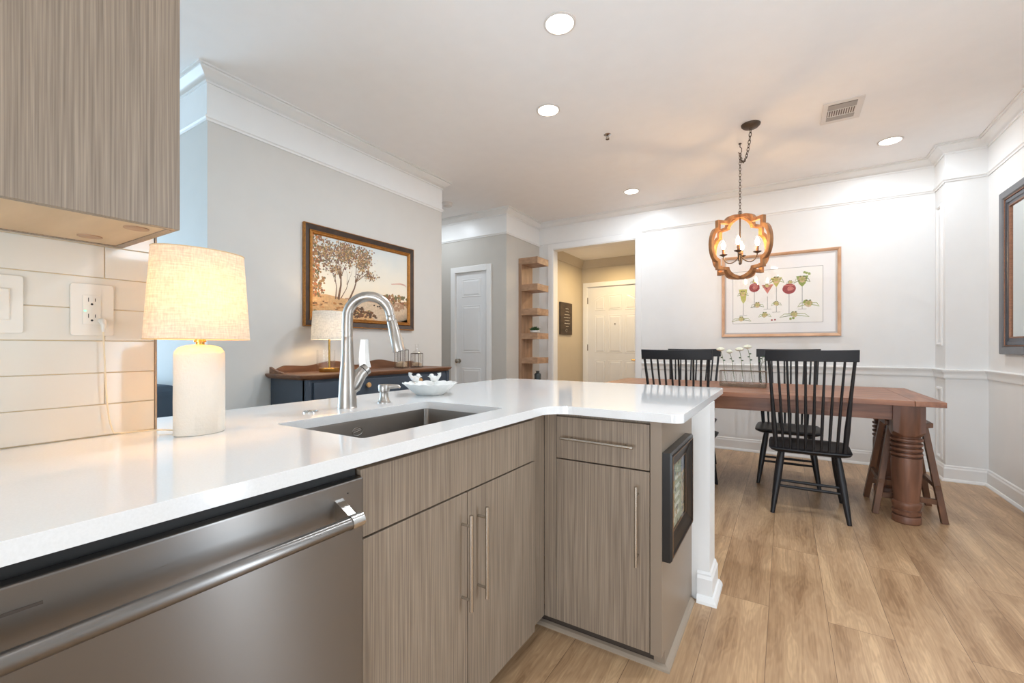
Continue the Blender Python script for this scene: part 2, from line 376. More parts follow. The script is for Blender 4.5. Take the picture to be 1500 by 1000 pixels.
# back wall with a low opening added for the fill light
WX0, WX1, WZ0, WZ1 = -.85, 1.05, .25, 1.38
b = MB(); b.box(-7, WX0, BY-.1, BY, 0, CEIL); b.box(WX1, RX, BY-.1, BY, 0, CEIL); b.box(WX0, WX1, BY-.1, BY, 0, WZ0); b.box(WX0, WX1, BY-.1, BY, WZ1, CEIL)
struct(b.build('wall_back', 'white'))
# living room outer wall with window
b = MB(); b.box(-7.1, -7, BY, -1.75, 0, CEIL); b.box(-7.1, -7, 1.15, 1.3, 0, CEIL); b.box(-7.1, -7, -1.75, 1.15, 0, .5); b.box(-7.1, -7, -1.75, 1.15, 2.5, CEIL)
struct(b.build('wall_living', 'grey'))
# kitchen stub wall carrying the tile, knee wall under the bar, peninsula end wall
struct(MB().box(-1.60, -1.48, BY, .5, 0, CEIL).build('wall_kitchen', 'white'), 'white kitchen wall behind the tile', 'wall')
struct(MB().box(-1.60, -1.485, .5, 2.12, 0, .883).build('wall_bar', 'white'))
struct(MB().box(-1.60, -.285, 2.12, 2.28, 0, .883).build('wall_peninsula', 'trim'), 'white half wall end behind the peninsula cabinet', 'wall')
# foyer
struct(MB().box(-2.90, -2.79, FY+.12, 6.72, 0, 2.6).build('wall_foyer_left', 'foyer'), 'warm lit foyer side wall', 'wall')
F0, F1, FZ = -2.70, -1.78, 2.10
b = MB(); b.box(-2.79, F0, 6.6, 6.72, 0, 2.6); b.box(F1, -.9, 6.6, 6.72, 0, 2.6); b.box(F0, F1, 6.6, 6.72, FZ, 2.6)
struct(b.build('wall_foyer_far', 'foyer'), 'warm lit foyer wall around entry door', 'wall')
struct(MB().box(-.9, -.8, FY+.12, 6.72, 0, 2.6).build('wall_foyer_right', 'foyer'))
struct(MB().box(-2.9, -.8, FY+.12, 6.75, 2.52, 2.62).build('ceiling_foyer', 'ceil'))
b = MB().sweep([(-2.79, FY+.12), (-2.79, 6.6), (-.9, 6.6)], [(0, 2.40), (.012, 2.40), (.02, 2.43), (.06, 2.49), (.07, 2.52), (0, 2.52)])
struct(b.build('trim_foyer_crown', 'foyer', smooth=True))
struct(MB().sweep([(-2.79, FY+.12), (-2.79, 6.6), (F0-.07, 6.6)], [(0, 0), (.014, 0), (.014, .12), (.006, .13), (0, .13)]).build('baseboard_foyer', 'trim'))

# mouldings: (room is to the right of each path)
roomA = [(-7, 1.30), (LX, 1.30), (LX, 3.48), (-5.5, 3.48)]
roomB = [(-5.5, HY), (HX, HY), (HX, FY), (1.16, FY), (1.16, 5.125), (RX, 5.125), (RX, BY)]
crown = [(0, 2.778), (.012, 2.778), (.012, 2.792), (.02, 2.796), (.034, 2.815), (.056, 2.832), (.064, 2.838), (.064, 2.848), (.078, 2.850), (.078, CEIL), (0, CEIL)]
struct(MB().sweep(roomA, crown).build('trim_crown_left', 'trim', smooth=True), 'white crown moulding above the painting wall', 'moulding')
struct(MB().sweep(roomB, crown).build('trim_crown_far', 'trim', smooth=True), 'white crown moulding round the dining room', 'moulding')
frz = [(0, 2.57), (.004, 2.57), (.004, 2.79), (0, 2.79)]
struct(MB().sweep(roomA, frz).build('trim_frieze_left', 'trim')); struct(MB().sweep(roomB, frz).build('trim_frieze_far', 'trim'))
pic = [(0, 2.545), (.007, 2.545), (.010, 2.556), (.018, 2.563), (.018, 2.572), (0, 2.578)]
struct(MB().sweep(roomA, pic).build('trim_picture_rail_left', 'trim'), 'white picture rail on the painting wall', 'moulding')
struct(MB().sweep(roomB[:3]+[(OX0-.15, FY)], pic).build('trim_picture_rail_hall', 'trim'))
struct(MB().sweep([(OX1+.068, FY)]+roomB[3:], pic).build('trim_picture_rail_far', 'trim'), 'white picture rail on the dining wall', 'moulding')
rail = [(0, .872), (.008, .872), (.012, .884), (.010, .893), (.014, .918), (.026, .930), (.028, .944), (.016, .950), (0, .952)]
struct(MB().sweep([(OX1+.068, FY)]+roomB[3:6]+[(RX, PY1+.06)], rail).build('trim_chair_rail', 'trim', smooth=True), 'white chair rail behind the dining table', 'moulding')
bb = [(0, 0), (.028, 0), (.028, .008), (.020, .022), (.014, .024), (.014, .105), (.009, .118), (.009, .127), (.004, .135), (0, .135)]
struct(MB().sweep([(OX1+.068, FY)]+roomB[3:6]+[(RX, PY1+.06)], bb).build('baseboard_far', 'trim'), 'white baseboard under the dining wall', 'baseboard')
struct(MB().sweep(roomA, bb).build('baseboard_left', 'trim'))
struct(MB().sweep([(-5.5, HY), (d0-.07, HY)], bb).build('baseboard_hall', 'trim'))
struct(MB().sweep([(d1+.07, HY), (HX, HY), (HX, FY), (OX0-.07, FY)], bb).build('baseboard_shelf', 'trim'))
bbp = [(0, 0), (.032, 0), (.030, .012), (.020, .030), (.013, .034), (.013, .105), (.007, .118), (.007, .125), (0, .135)]
struct(MB().sweep([(-.336, 2.12), (-.285, 2.12), (-.285, 2.28), (-1.6, 2.28)], bbp).build('baseboard_peninsula', 'trim'), 'white baseboard wrapped round the half wall end', 'baseboard')
# picture frame mouldings on the narrow side of the column
def pframe(y0, y1, z0, z1):
    prof = [(0, 0), (.028, 0), (.028, .006), (.016, .014), (.004, .010), (0, .006)]
    b = MB(); loops = []
    for (y, z, sy, sz) in ((y0, z0, 1, 1), (y1, z0, -1, 1), (y1, z1, -1, -1), (y0, z1, 1, -1), (y0, z0, 1, 1)):
        loops.append([(1.16-h, y+sy*o_, z+sz*o_) for o_, h in prof])
    return b.loft(loops, False, False)
struct(pframe(5.19, 5.35, 1.15, 2.39).build('trim_column_upper', 'trim')); struct(pframe(5.19, 5.35, .165, .79).build('trim_column_lower', 'trim'))
# casing of the foyer opening
b = MB(); cs = .068
b.box(OX0-cs, OX0, FY-.016, FY, 0, OZ+cs); b.box(OX1, OX1+cs, FY-.016, FY, 0, OZ+cs); b.box(OX0, OX1, FY-.016, FY, OZ, OZ+cs)
b.box(OX0, OX0+.012, FY-.01, FY+.125, 0, OZ); b.box(OX1-.012, OX1, FY-.01, FY+.125, 0, OZ); b.box(OX0, OX1, FY-.01, FY+.125, OZ-.012, OZ)
struct(b.build('trim_foyer_opening', 'trim', bevel=.003), 'white casing of the foyer opening', 'moulding')

# windows
def window(name, axis, c, a0, a1, z0, z1, mull):
    b = MB(); f_ = .06
    def bx(a, bb_, za, zb, t=.04):
        if axis == 'x': b.box(c-t/2, c+t/2, a, bb_, za, zb)
        else: b.box(a, bb_, c-t/2, c+t/2, za, zb)
    bx(a0, a0+f_, z0, z1); bx(a1-f_, a1, z0, z1); bx(a0, a1, z0, z0+f_); bx(a0, a1, z1-f_, z1)
    for k in range(1, mull): m = a0+(a1-a0)*k/mull; bx(m-.02, m+.02, z0, z1)
    o = struct(b.build(name, 'trim', bevel=.003)); b = MB(); bx(a0+f_, a1-f_, z0+f_, z1-f_, .006); b.build('pane', 'glass', o); return o
window('window_1', 'x', -7.05, -1.75, 1.15, .5, 2.5, 3); window('window_added', 'y', BY-.05, WX0, WX1, WZ0, WZ1, 2); window('window_3', 'x', RX+.09, PY0, PY1, 0, PZ, 1)  # the one in the back wall is added to frame the fill light

# ------------------------------------------------------------ panelled doors
def panel_loops(b, x0, x1, z0, z1, y, arch=0, hi=None):
    """raised panel on a -Y facing door: recessed bevel ring and raised field; arch slopes the top"""
    def lp(i, dy):
        n = 8; pts = [(x0+i, y+dy, z0+i), (x1-i, y+dy, z0+i)]
        for k in range(n+1):
            t = 1-k/n; xx = x0+i+(x1-x0-2*i)*t
            if arch == 0: zz = z1-i
            elif arch == 1: zz = z1-i-hi*(1-math.sin(t*PI/2))      # rises to the right
            elif arch == -1: zz = z1-i-hi*(1-math.cos(t*PI/2))
            pts.append((xx, y+dy, zz))
        return pts
    b.loft([lp(-.004, .0005), lp(0, -.004), lp(.008, -.004), lp(.014, .0045-.006), lp(.034, -.007), lp(.036, -.007)], False, True)
# hall door (6 panel narrow)
o = struct(MB().box(d0+.012, d1-.012, HY+.012, HY+.047, .01, dz-.012).build('door_1', 'door', bevel=.002), 'white panelled closet door with round knob', 'door')
b = MB()
for (z0, z1) in ((1.80, 2.03), (1.07, 1.68), (.22, .86)): panel_loops(b, d0+.115, d1-.115, z0, z1, HY+.012)
b.build('door_panel', 'door', o)
b = MB(); b.lathe([(.028, 0), (.028, .006), (.010, .010), (.009, .03), (.022, .036), (.029, .05), (.028, .062), (.018, .07), (.001, .072)], (0, 0, 0), 20)
b.v = [(d0+.065+x, HY+.012-z, .955+y) for x, y, z in b.v]; part(b.build('door_knob', 'nickel', o, smooth=True), 'satin nickel round knob')
for z in (.25, 1.18, 1.93): MB().tube([(d1-.010, HY+.004, z-.04), (d1-.010, HY+.004, z+.04)], .006, 8).build('hinge', 'greyframe', o)
b = MB(); cs = .075
b.box(d0-cs+.01, d0+.01, HY-.016, HY, 0, dz+cs-.01); b.box(d1-.01, d1+cs-.01, HY-.016, HY, 0, dz+cs-.01); b.box(d0+.01, d1-.01, HY-.016, HY, dz-.01, dz+cs-.01)
b.box(d0, d0+.012, HY, HY+.1, 0, dz); b.box(d1-.012, d1, HY, HY+.1, 0, dz); b.box(d0, d1, HY, HY+.1, dz-.012, dz)
struct(b.build('trim_door_casing', 'trim', bevel=.004), 'white casing round the closet door', 'moulding')
# entry door
o = struct(MB().box(F0+.012, F1-.012, 6.615, 6.655, .01, FZ-.012).build('door_2', 'door', bevel=.002), 'cream entry door with arched nine-panel front', 'door')
b = MB(); W_ = F1-F0; cols = [(F0+.13, F0+.30, 1), (F0+.355, F0+.565, 0), (F0+.62, F0+.79, -1)]
for x0, x1, a in cols:
    panel_loops(b, x0, x1, 1.72, 1.955, 6.615, a, .06); panel_loops(b, x0, x1, 1.05, 1.64, 6.615); panel_loops(b, x0, x1, .22, .93, 6.615)
b.build('door_panel', 'door', o)
MB().tube([(F0+.46, 6.607, 1.50), (F0+.46, 6.600, 1.50)], .009, 12).build('peephole', 'bronze', o)
b = MB().tube([(F1-.075, 6.614, .94), (F1-.075, 6.58, .94), (F1-.075, 6.565, .94)], [.028, .012, .012], 12); b.tube([(F1-.075, 6.565, .94), (F1-.19, 6.56, .945)], .009, 10)
b.build('lever_handle', 'brass', o, smooth=True)
MB().tube([(F1-.075, 6.614, 1.08), (F1-.075, 6.595, 1.08)], .026, 14).build('deadbolt', 'brass', o)
for z in (.25, 1.13, 1.88): MB().tube([(F0+.008, 6.606, z-.05), (F0+.008, 6.606, z+.05)], .007, 8).build('hinge', 'bronze', o)
b = MB(); b.box(F0-cs+.01, F0+.004, 6.584, 6.6, 0, FZ+cs-.01); b.box(F1-.004, F1+cs-.01, 6.584, 6.6, 0, FZ+cs-.01); b.box(F0, F1, 6.584, 6.6, FZ-.004, FZ+cs-.01)
b.box(F0, F0+.012, 6.6, 6.7, 0, FZ); b.box(F1-.012, F1, 6.6, 6.7, 0, FZ); b.box(F0, F1, 6.6, 6.7, FZ-.012, FZ)
struct(b.build('trim_entry_casing', 'trim', bevel=.004), 'casing round the entry door', 'moulding')

# ------------------------------------------------------------ countertop with sink cut-out
def arc(cx, cy, r_, a0, a1, n=8): return [(cx+r_*math.cos(a0+(a1-a0)*i/n), cy+r_*math.sin(a0+(a1-a0)*i/n)) for i in range(n+1)]
CX0, CX1 = -1.70, -.772; CY0, CY1 = 1.523, 2.672; CR = -.288
outer = [(-1.469, BY+.01), (CX1, BY+.01)]+arc(CX1+.09, CY0-.09, .09, PI, PI/2)+arc(CR-.035, CY0+.035, .035, -PI/2, 0)+arc(CR-.03, CY1-.03, .03, 0, PI/2)+arc(CX0+.02, CY1-.02, .02, PI/2, PI)+[(CX0, .503), (-1.469, .503)]
SX0, SX1, SY0, SY1 = -1.272, -.884, .722, 1.360
hole = rrect(SX0, SX1, SY0, SY1, .018, 5)
ct = MB().prism(outer, [hole], .884, .914).build('countertop', 'quartz', bevel=.0025)
tag(ct, 'L-shaped glossy white quartz countertop with sink cutout', 'countertop')
# undermount sink
sk = thing('sink', 'undermount rectangular stainless steel kitchen sink in the white countertop', 'sink', ((SX0+SX1)/2, (SY0+SY1)/2, .66))
def rl(i, z, r_): return [(x, y, z) for x, y in rrect(SX0+i, SX1-i, SY0+i, SY1-i, r_, 6)]
b = MB().loft([rl(-.02, .8835, .02), rl(.002, .8835, .018), rl(.003, .878, .018), rl(.004, .70, .018), rl(.008, .682, .02), rl(.02, .672, .02), rl(.10, .668, .02)], False, True)
b.loft([rl(-.02, .883, .02), rl(-.002, .876, .02), rl(-.002, .67, .02), rl(.02, .664, .02)], False, True)
b.build('basin', 'sink', sk, smooth=True)
sx_, sy_ = (SX0+SX1)/2-.03, (SY0+SY1)/2
b = MB().lathe([(.045, .0), (.045, .004), (.036, .005), (.030, -.001), (.004, -.002)], (sx_, sy_, .670), 24); part(b.build('drain', 'chromeish', sk, smooth=True), 'round chrome strainer')
# etched oval mark on the back side of the basin
b = MB(); cyy, czz = 1.01, .845
oval = [(SX0+.0055, cyy+.021*math.cos(a), czz+.014*math.sin(a)) for a in [2*PI*k/28 for k in range(28)]]
b.tube(oval, .0009, 5, closed=True); b.tube([(SX0+.0055, cyy-.016, czz-.002), (SX0+.0055, cyy+.016, czz+.004)], .0008, 5); b.tube([(SX0+.0055, cyy-.013, czz+.005), (SX0+.0055, cyy+.010, czz+.009)], .0007, 5)
b.build('etched_mark', 'chromeish', sk)

# ------------------------------------------------------------ cabinets
FXP = -.797      # sink run door face
def bar_handle(p, q, off, r_, parent, mat='nickel', inset=.04):
    """bar pull from p to q, held off its door by posts of length off (vector)"""
    p = Vector(p); q = Vector(q); off = Vector(off); d = (q-p).normalized()
    b = MB().tube([p, q], r_, 12)
    for s in (p+d*inset, q-d*inset): b.tube([s, s-off], r_*.7, 10)
    return b.build('handle', mat, parent, smooth=True)
sc_ = thing('sink_cabinet', 'taupe wood-grain sink base cabinet with two doors and bar handles', 'cabinet', (-1.1, 1.04, 0))
b = MB(); b.box(-1.455, FXP-.030, .642, .66, .065, .883); b.box(-1.455, FXP-.030, 1.42, 1.545, .065, .883); b.box(-1.455, FXP-.030, .66, 1.42, .065, .083); b.box(-1.47, -1.455, .642, 1.545, .065, .883)
b.box(FXP-.030, FXP-.022, .642, 1.5565, .065, .883)
b.build('body', 'lam', sc_, bevel=.001)
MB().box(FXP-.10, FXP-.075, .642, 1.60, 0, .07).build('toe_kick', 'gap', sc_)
MB().box(FXP-.02, FXP, .644, 1.440, .716, .868).build('false_front', 'lam', sc_, bevel=.0012)
for (y0, y1, hy) in ((.644, 1.0265, 1.022-.020), (1.0305, 1.440, 1.032+.048)):
    dd = MB().box(FXP-.02, FXP, y0, y1, .072, .711).build('door', 'lam', sc_, bevel=.0012)
    bar_handle((FXP+.034, hy, .381), (FXP+.034, hy, .657), (.034, 0, 0), .006, dd, inset=.032)
pc = thing('peninsula_cabinet', 'taupe wood-grain peninsula cabinet with one drawer and one door', 'cabinet', (-.58, 1.84, 0))
FYP = 1.553
b = MB(); b.box(-.815, -.400, FYP+.022, 2.118, .065, .883); b.box(-.8185, -.766, FYP+.004, FYP+.03, .065, .883); b.build('body', 'lam', pc, bevel=.001)
dr = MB().box(-.763, -.402, FYP, FYP+.02, .706, .868).build('drawer', 'lam', pc, bevel=.0012)
bar_handle((-.733, FYP-.032, .790), (-.452, FYP-.032, .786), (0, -.032, 0), .0055, dr, inset=.035)
dd = MB().box(-.763, -.402, FYP, FYP+.02, .068, .701).build('door', 'lam', pc, bevel=.0012)
bar_handle((-.442, FYP-.032, .372), (-.442, FYP-.032, .652), (0, -.032, 0), .0055, dd, inset=.032)
b = MB().prism([(FYP+.045, 0), (2.119, 0), (2.119, .883), (FYP-.004, .883), (FYP-.004, .068), (FYP+.045, .068)], [], -.399, -.360, lambda x, y, z: (z, x, y))
part(b.build('end_panel', 'lamin', pc, bevel=.001), 'plain taupe end panel')
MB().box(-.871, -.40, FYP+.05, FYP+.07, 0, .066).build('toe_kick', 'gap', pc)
shp = [(0, 0), (.018, 0), (.017, .007), (.011, .014), (0, .019)]
MB().sweep([(-.36, 2.09), (-.36, FYP+.047), (-.871, FYP+.047)][::-1], shp).build('shoe_moulding', 'shoe', pc)

# dishwasher
dw = thing('dishwasher', 'stainless steel dishwasher with a long bar handle under the countertop', 'dishwasher', (-1.1, .34, 0))
MB().box(-1.44, FXP-.01, .045, .637, .03, .874).build('body', 'dark', dw)
b = MB(); b.box(FXP-.01, FXP+.016, .042, .638, .10, .857)
pn = b.build('door', 'steel', dw, bevel=.003)
MB().tube([(FXP+.0155, .598, .832), (FXP+.0168, .598, .832)], .0015, 8).build('indicator_hole', 'dark', pn)
MB().box(FXP+.015, FXP+.0168, .085, .152, .822, .826).build('display_strip', 'gap', pn)
hb = MB().tube([(FXP+.068, .068, .792), (FXP+.068, .588, .792)], .0125, 20).build('handle', 'steel', dw, smooth=True)
for y, s in ((.080, 1), (.576, -1)):
    b = MB(); b.tube([(FXP+.068, y-.014, .792), (FXP+.068, y+.014, .792)], .0145, 20)
    b.loft([[(FXP+.062, y-.008, .783), (FXP+.062, y+.008, .783), (FXP+.062, y+.008, .801), (FXP+.062, y-.008, .801)], [(FXP+.015, y-.010, .786), (FXP+.015, y+.010, .786), (FXP+.015, y+.010, .826), (FXP+.015, y-.010, .826)]])
    b.build('handle_bracket', 'chromeish', hb, smooth=True)
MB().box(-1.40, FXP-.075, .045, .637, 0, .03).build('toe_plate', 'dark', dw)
# base cabinet run behind the camera
kb = thing('base_cabinet', 'taupe base cabinet left of the dishwasher', 'cabinet', (-1.1, -1, 0))
MB().box(-1.465, FXP-.022, BY+.01, .038, .07, .883).build('body', 'lam', kb)
for k in range(5): MB().box(FXP-.02, FXP, .034-.5*(k+1)+.004, .034-.5*k, .072, .868).build('door', 'lam', kb, bevel=.0012)
MB().box(-1.46, FXP-.08, BY+.01, .038, 0, .07).build('toe_kick', 'gap', kb)

# upper cabinet
uc = thing('upper_cabinet', 'taupe wood-grain wall cabinet above the tile backsplash', 'cabinet', (-1.30, -.1, 1.397))
b = MB(); z0 = 1.397
b.box(-1.468, -1.152, .412, .430, z0, 2.50); b.box(-1.468, -1.152, -.9, -.882, z0, 2.50); b.box(-1.468, -1.452, -.882, .412, z0, 2.5); b.box(-1.452, -1.152, -.882, .412, 2.48, 2.5)
b.build('body', 'lam', uc, bevel=.001)
MB().box(-1.452, -1.152, -.882, .412, z0+.002, z0+.022).build('underside', 'under', uc)
for y0, y1 in ((.019, .430), (-.44, .015), (-.9, -.444)): MB().box(-1.150, -1.131, y0, y1, z0, 2.50).build('door', 'lam', uc, bevel=.001)
for x, y in ((-1.20, .375), (-1.38, .345), (-1.29, -.3)):
    b = MB().lathe([(.012, .006), (.020, .0055), (.022, .003), (.022, 0)], (x, y, z0), 20); b.build('puck_light', 'oakh', uc, smooth=True)
# backsplash tiles
bs = thing('tile_backsplash', 'glossy white long plank tiles with beige grout behind the lamp', 'backsplash', (-1.475, -.5, .914))
MB().box(-1.479, -1.4712, BY+.02, .499, .914, 1.56).build('grout_bed', 'grout', bs)
zs = [.9155, .9945, 1.0745, 1.1555, 1.2355, 1.3145, 1.3955, 1.476, 1.555]
for i in range(8):
    js = [.499]; y = .395 if i in (1, 3, 5, 7) else (.395-.3 if i != 0 else .10)
    while y > -1.6: js.append(y); y -= .6
    js.append(-1.6); b = MB()
    for k in range(len(js)-1): b.box(-1.4735, -1.4685, js[k+1]+.0009, js[k]-.0009, zs[i]+.0009, zs[i+1]-.0009)
    b.build('tile_course', 'tile', bs, bevel=.0012)
MB().box(-1.480, -1.4665, .499, .5035, .914, 1.556).build('edge_trim', 'shoe', bs)

# switch and outlet
sw = thing('light_switch', 'white rocker light switch plate on the tile at the left edge', 'light switch', (-1.468, .21, 1.235))
MB().prism(rrect(.170, .254, 1.171, 1.300, .006, 3), [], -1.4685, -1.463, lambda x, y, z: (z, x, y)).build('plate', 'plate', sw, bevel=.0015)
b = MB().loft([[(-1.463, .186, 1.199), (-1.463, .234, 1.199), (-1.463, .234, 1.271), (-1.463, .186, 1.271)], [(-1.4605, .188, 1.201), (-1.4605, .232, 1.201), (-1.4585, .232, 1.269), (-1.4585, .188, 1.269)]])
b.build('rocker', 'plate', sw, bevel=.001)
ou = thing('power_outlet', 'white wall outlet with a green indicator light and a plugged-in cord', 'outlet', (-1.468, .371, 1.232))
MB().prism(rrect(.331, .411, 1.168, 1.296, .006, 3), [], -1.4685, -1.463, lambda x, y, z: (z, x, y)).build('plate', 'plate', ou, bevel=.0015)
rc = MB().box(-1.463, -1.461, .352, .386, 1.196, 1.268).build('receptacle', 'plate', ou, bevel=.0006)
for z in (1.248, 1.208):
    b = MB(); b.box(-1.4611, -1.4607, .362, .3634, z+.004, z+.014); b.box(-1.4611, -1.4607, .3745, .3759, z+.005, z+.013); b.tube([(-1.4611, .369, z-.002), (-1.4606, .369, z-.002)], .0026, 10)
    b.build('socket_slot', 'dark', rc)
MB().box(-1.4611, -1.4604, .3545, .3585, 1.2275, 1.2305).build('indicator_light', 'green_led', ou)

# ------------------------------------------------------------ big lamp
LXc, LYc = -1.300, .539
tl = thing('table_lamp', 'cream oval table lamp with a linen shade on the white countertop', 'lamp', (LXc, LYc, .9145))
def ell(a, b_, z, n=48, e=1.0): return [(LXc+b_*math.cos(2*PI*k/n), LYc+a*math.sin(2*PI*k/n), z) for k in range(n)]
def lens_(a, b_, z, n=48):
    out = []
    for k in range(n):
        t = 2*PI*k/n; c_, s_ = math.cos(t), math.sin(t)
        out.append((LXc+b_*math.copysign(abs(c_)**1.15, c_), LYc+a*math.copysign(abs(s_)**.95, s_), z))
    return out
b = MB().loft([lens_(.0565, .0355, .9145), lens_(.059, .037, .9165), lens_(.0595, .0375, 1.00), lens_(.0585, .037, 1.121), lens_(.057, .0355, 1.128), lens_(.049, .030, 1.138), lens_(.033, .020, 1.1435), lens_(.012, .012, 1.146)])
b.build('base', 'ceramic', tl, smooth=True)
b = MB().lathe([(.010, 1.143), (.010, 1.152), (.014, 1.153), (.014, 1.157), (.012, 1.158), (.012, 1.215), (.008, 1.22)], (LXc, LYc, 0), 16); b.build('socket', 'brass', tl, smooth=True)
b = MB().lathe([(.010, 1.22), (.014, 1.235), (.026, 1.270), (.029, 1.287), (.024, 1.307), (.010, 1.318), (.001, 1.320)], (LXc, LYc, 0), 16); b.build('bulb', 'lbulb', tl, smooth=True)
sa0, sb0, sa1, sb1 = .1205, .076, .105, .065
z0, z1 = 1.160, 1.388
def shell(dr): return [ell(sa0-dr, sb0-dr, z0), ell((sa0+sa1)/2-dr, (sb0+sb1)/2-dr, (z0+z1)/2), ell(sa1-dr, sb1-dr, z1)]
b = MB().loft(shell(0), False, False); sh = b.build('lamp_shade', 'linen', tl, smooth=True)
plain('hem_tape', (214, 190, 150), .8, var=.02)
for a_, b__, z in ((sa0, sb0, z0), (sa1, sb1, z1)): MB().tube(ell(a_, b__, z), .0014, 6, closed=True).build('shade_hem', bpy.data.materials['hem_tape'], sh, smooth=True)
b = MB()
for k in range(3): a = 2*PI*k/3; b.tube([(LXc, LYc, z1-.02), (LXc+sb1*.98*math.cos(a), LYc+sa1*.98*math.sin(a), z1-.002)], .0015, 6)
b.tube([(LXc, LYc, 1.322), (LXc, LYc, z1+.004)], .0022, 6); b.build('harp', 'brass', tl)
cordp = bez((-1.452, .387, 1.197), (-1.440, .390, 1.05), (-1.452, .392, .960), (-1.44, .405, .9225), 16)+bez((-1.44, .405, .9225), (-1.43, .43, .917), (-1.44, .49, .9245), (-1.343, .520, .9175), 14)[1:]
cd = MB().tube(cordp, .0019, 8).build('power_cord', 'cord', tl, smooth=True); part(cd, 'clear ivory cord running to the outlet')
b = MB().tube([(-1.4608, .385, 1.207), (-1.452, .3865, 1.204), (-1.446, .387, 1.196), (-1.448, .387, 1.178)], [.006, .0075, .006, .003], 10); b.build('plug', 'plate', cd, smooth=True)

# ------------------------------------------------------------ faucet, dispenser, button, dish
FX, FYc = -1.383, 1.057
fc = thing('faucet', 'brushed nickel gooseneck pull-down faucet behind the sink', 'faucet', (FX, FYc, .914))
b = MB().lathe([(.0345, 0), (.0345, .003), (.0335, .004), (.0325, .03), (.029, .10), (.0245, .15), (.0215, .20), (.020, .25), (.0195, .262), (.0192, .2625), (.0192, .264), (.0195, .2645)], (FX, FYc, .914), 32); b.build('body', 'faucet', fc, smooth=True)
dirv = Vector((.80, .60, 0)).normalized()
R_ = .079; zc = 1.178+.155-R_+.0
pts = [Vector((FX, FYc, 1.1775)), Vector((FX, FYc, 1.225))]
topc = Vector((FX, FYc, 1.250))+dirv*R_
for k in range(1, 17):
    a = PI-PI*.97*k/16; pts.append(topc+dirv*(R_*math.cos(a))+Vector((0, 0, R_*math.sin(a))))
e0 = pts[-1]; td = (pts[-1]-pts[-2]).normalized(); td = (td+dirv*.04).normalized()
b = MB().tube(pts, [.0193]*2+[.0193-.0018*k/16 for k in range(1, 17)], 24); b.build('spout', 'faucet', fc, smooth=True)
b = MB().tube([e0+td*.001, e0+td*.004, e0+td*.02, e0+td*.021, e0+td*.022, e0+td*.13, e0+td*.137, e0+td*.1375], [.017, .0178, .0185, .0178, .0185, .0235, .0235, .018], 24)
sp_ = b.build('spray_head', 'faucet', fc, smooth=True)
MB().tube([e0+td*.137, e0+td*.1385], .0165, 20).build('spray_face', 'gap', sp_)
hd = Vector((.25, .968, 0)).normalized(); base_ = Vector((FX, FYc, 1.015))
b = MB().tube([base_+Vector((0, 0, -.045)), base_+hd*.022+Vector((0, 0, -.022)), base_+hd*.050+Vector((0, 0, .022)), base_+hd*.062+Vector((0, 0, .032))], [.020, .029, .0245, .0235], 20); b.build('handle_hub', 'faucet', fc, smooth=True)
h0 = base_+hd*.064+Vector((0, 0, .034))
b = MB().tube([h0, h0+hd*.012+Vector((0, 0, .009))], .0225, 20)
g0 = h0+hd*.005+Vector((0, 0, .012))
b.loft([[g0+dirv*u*.013*s+hd*v*.010*s+Vector((0, 0, z))+hd*dx for u, v in ((-1, -1), (1, -1), (1, 1), (-1, 1))] for s, z, dx in ((1, 0, 0), (.9, .03, -.004), (.75, .075, -.004), (.7, .108, -.002))])
b.build('lever', 'faucet', fc, smooth=True)
sd = thing('soap_dispenser', 'short brushed nickel soap dispenser beside the faucet', 'soap dispenser', (-1.386, 1.235, .914))
b = MB().lathe([(.0265, 0), (.0265, .003), (.022, .007), (.0175, .024), (.0165, .042), (.017, .044)], (-1.386, 1.235, .914), 24); b.build('base', 'faucet', sd, smooth=True)
b = MB().lathe([(.0175, .044), (.022, .046), (.0235, .066), (.021, .073), (.001, .075)], (-1.386, 1.235, .914), 24)
b.tube([Vector((-1.386, 1.235, .979)), Vector((-1.386, 1.235, .979))+dirv*.03, Vector((-1.386, 1.235, .979))+dirv*.058+Vector((0, 0, 0)), Vector((-1.386, 1.235, .975))+dirv*.066], [.013, .0125, .009, .006], 16, squash=.8)
b.build('pump_spout', 'faucet', sd, smooth=True)
bt = MB().lathe([(.0245, 0), (.0245, .004), (.021, .0055), (.0205, .003), (.015, .003), (.0145, .006), (.001, .0065)], (-1.392, .915, .914), 28).build('disposal_button', 'chromeish', smooth=True)
tag(bt, 'small round chrome push button on the counter left of the faucet', 'button')
BXc, BYc = -1.435, 1.56
bw = thing('scalloped_dish', 'white scalloped ceramic dish with two small birds on its rim', 'dish', (BXc, BYc, .914))
prof = [(.060, 0), (.064, .002), (.085, .018), (.108, .040), (.124, .052), (.1275, .0535), (.126, .056), (.104, .046), (.080, .024), (.055, .008), (.002, .006)]
b = MB(); vs = []; n = 96
for (r_, z) in prof:
    amp = .055*min(1, r_/.08) if r_ > .01 else 0
    for k in range(n): a = 2*PI*k/n; rr = r_*(1+amp*(abs(math.cos(9*a))-.6)); vs.append((BXc+rr*math.cos(a), BYc+rr*math.sin(a), .914+z+(.004*(abs(math.cos(9*a))-.5) if r_ > .12 else 0)))
fs = [(i*n+k, i*n+(k+1) % n, (i+1)*n+(k+1) % n, (i+1)*n+k) for i in range(len(prof)-1) for k in range(n)]+[tuple(range(n-1, -1, -1)), tuple((len(prof)-1)*n+k for k in range(n))]
b.add(vs, fs).build('bowl', 'dish', bw, smooth=True)
vd = Vector((-BXc, -BYc, 0)).normalized(); rt = Vector((math.cos(math.radians(32)), math.sin(math.radians(32)), 0))
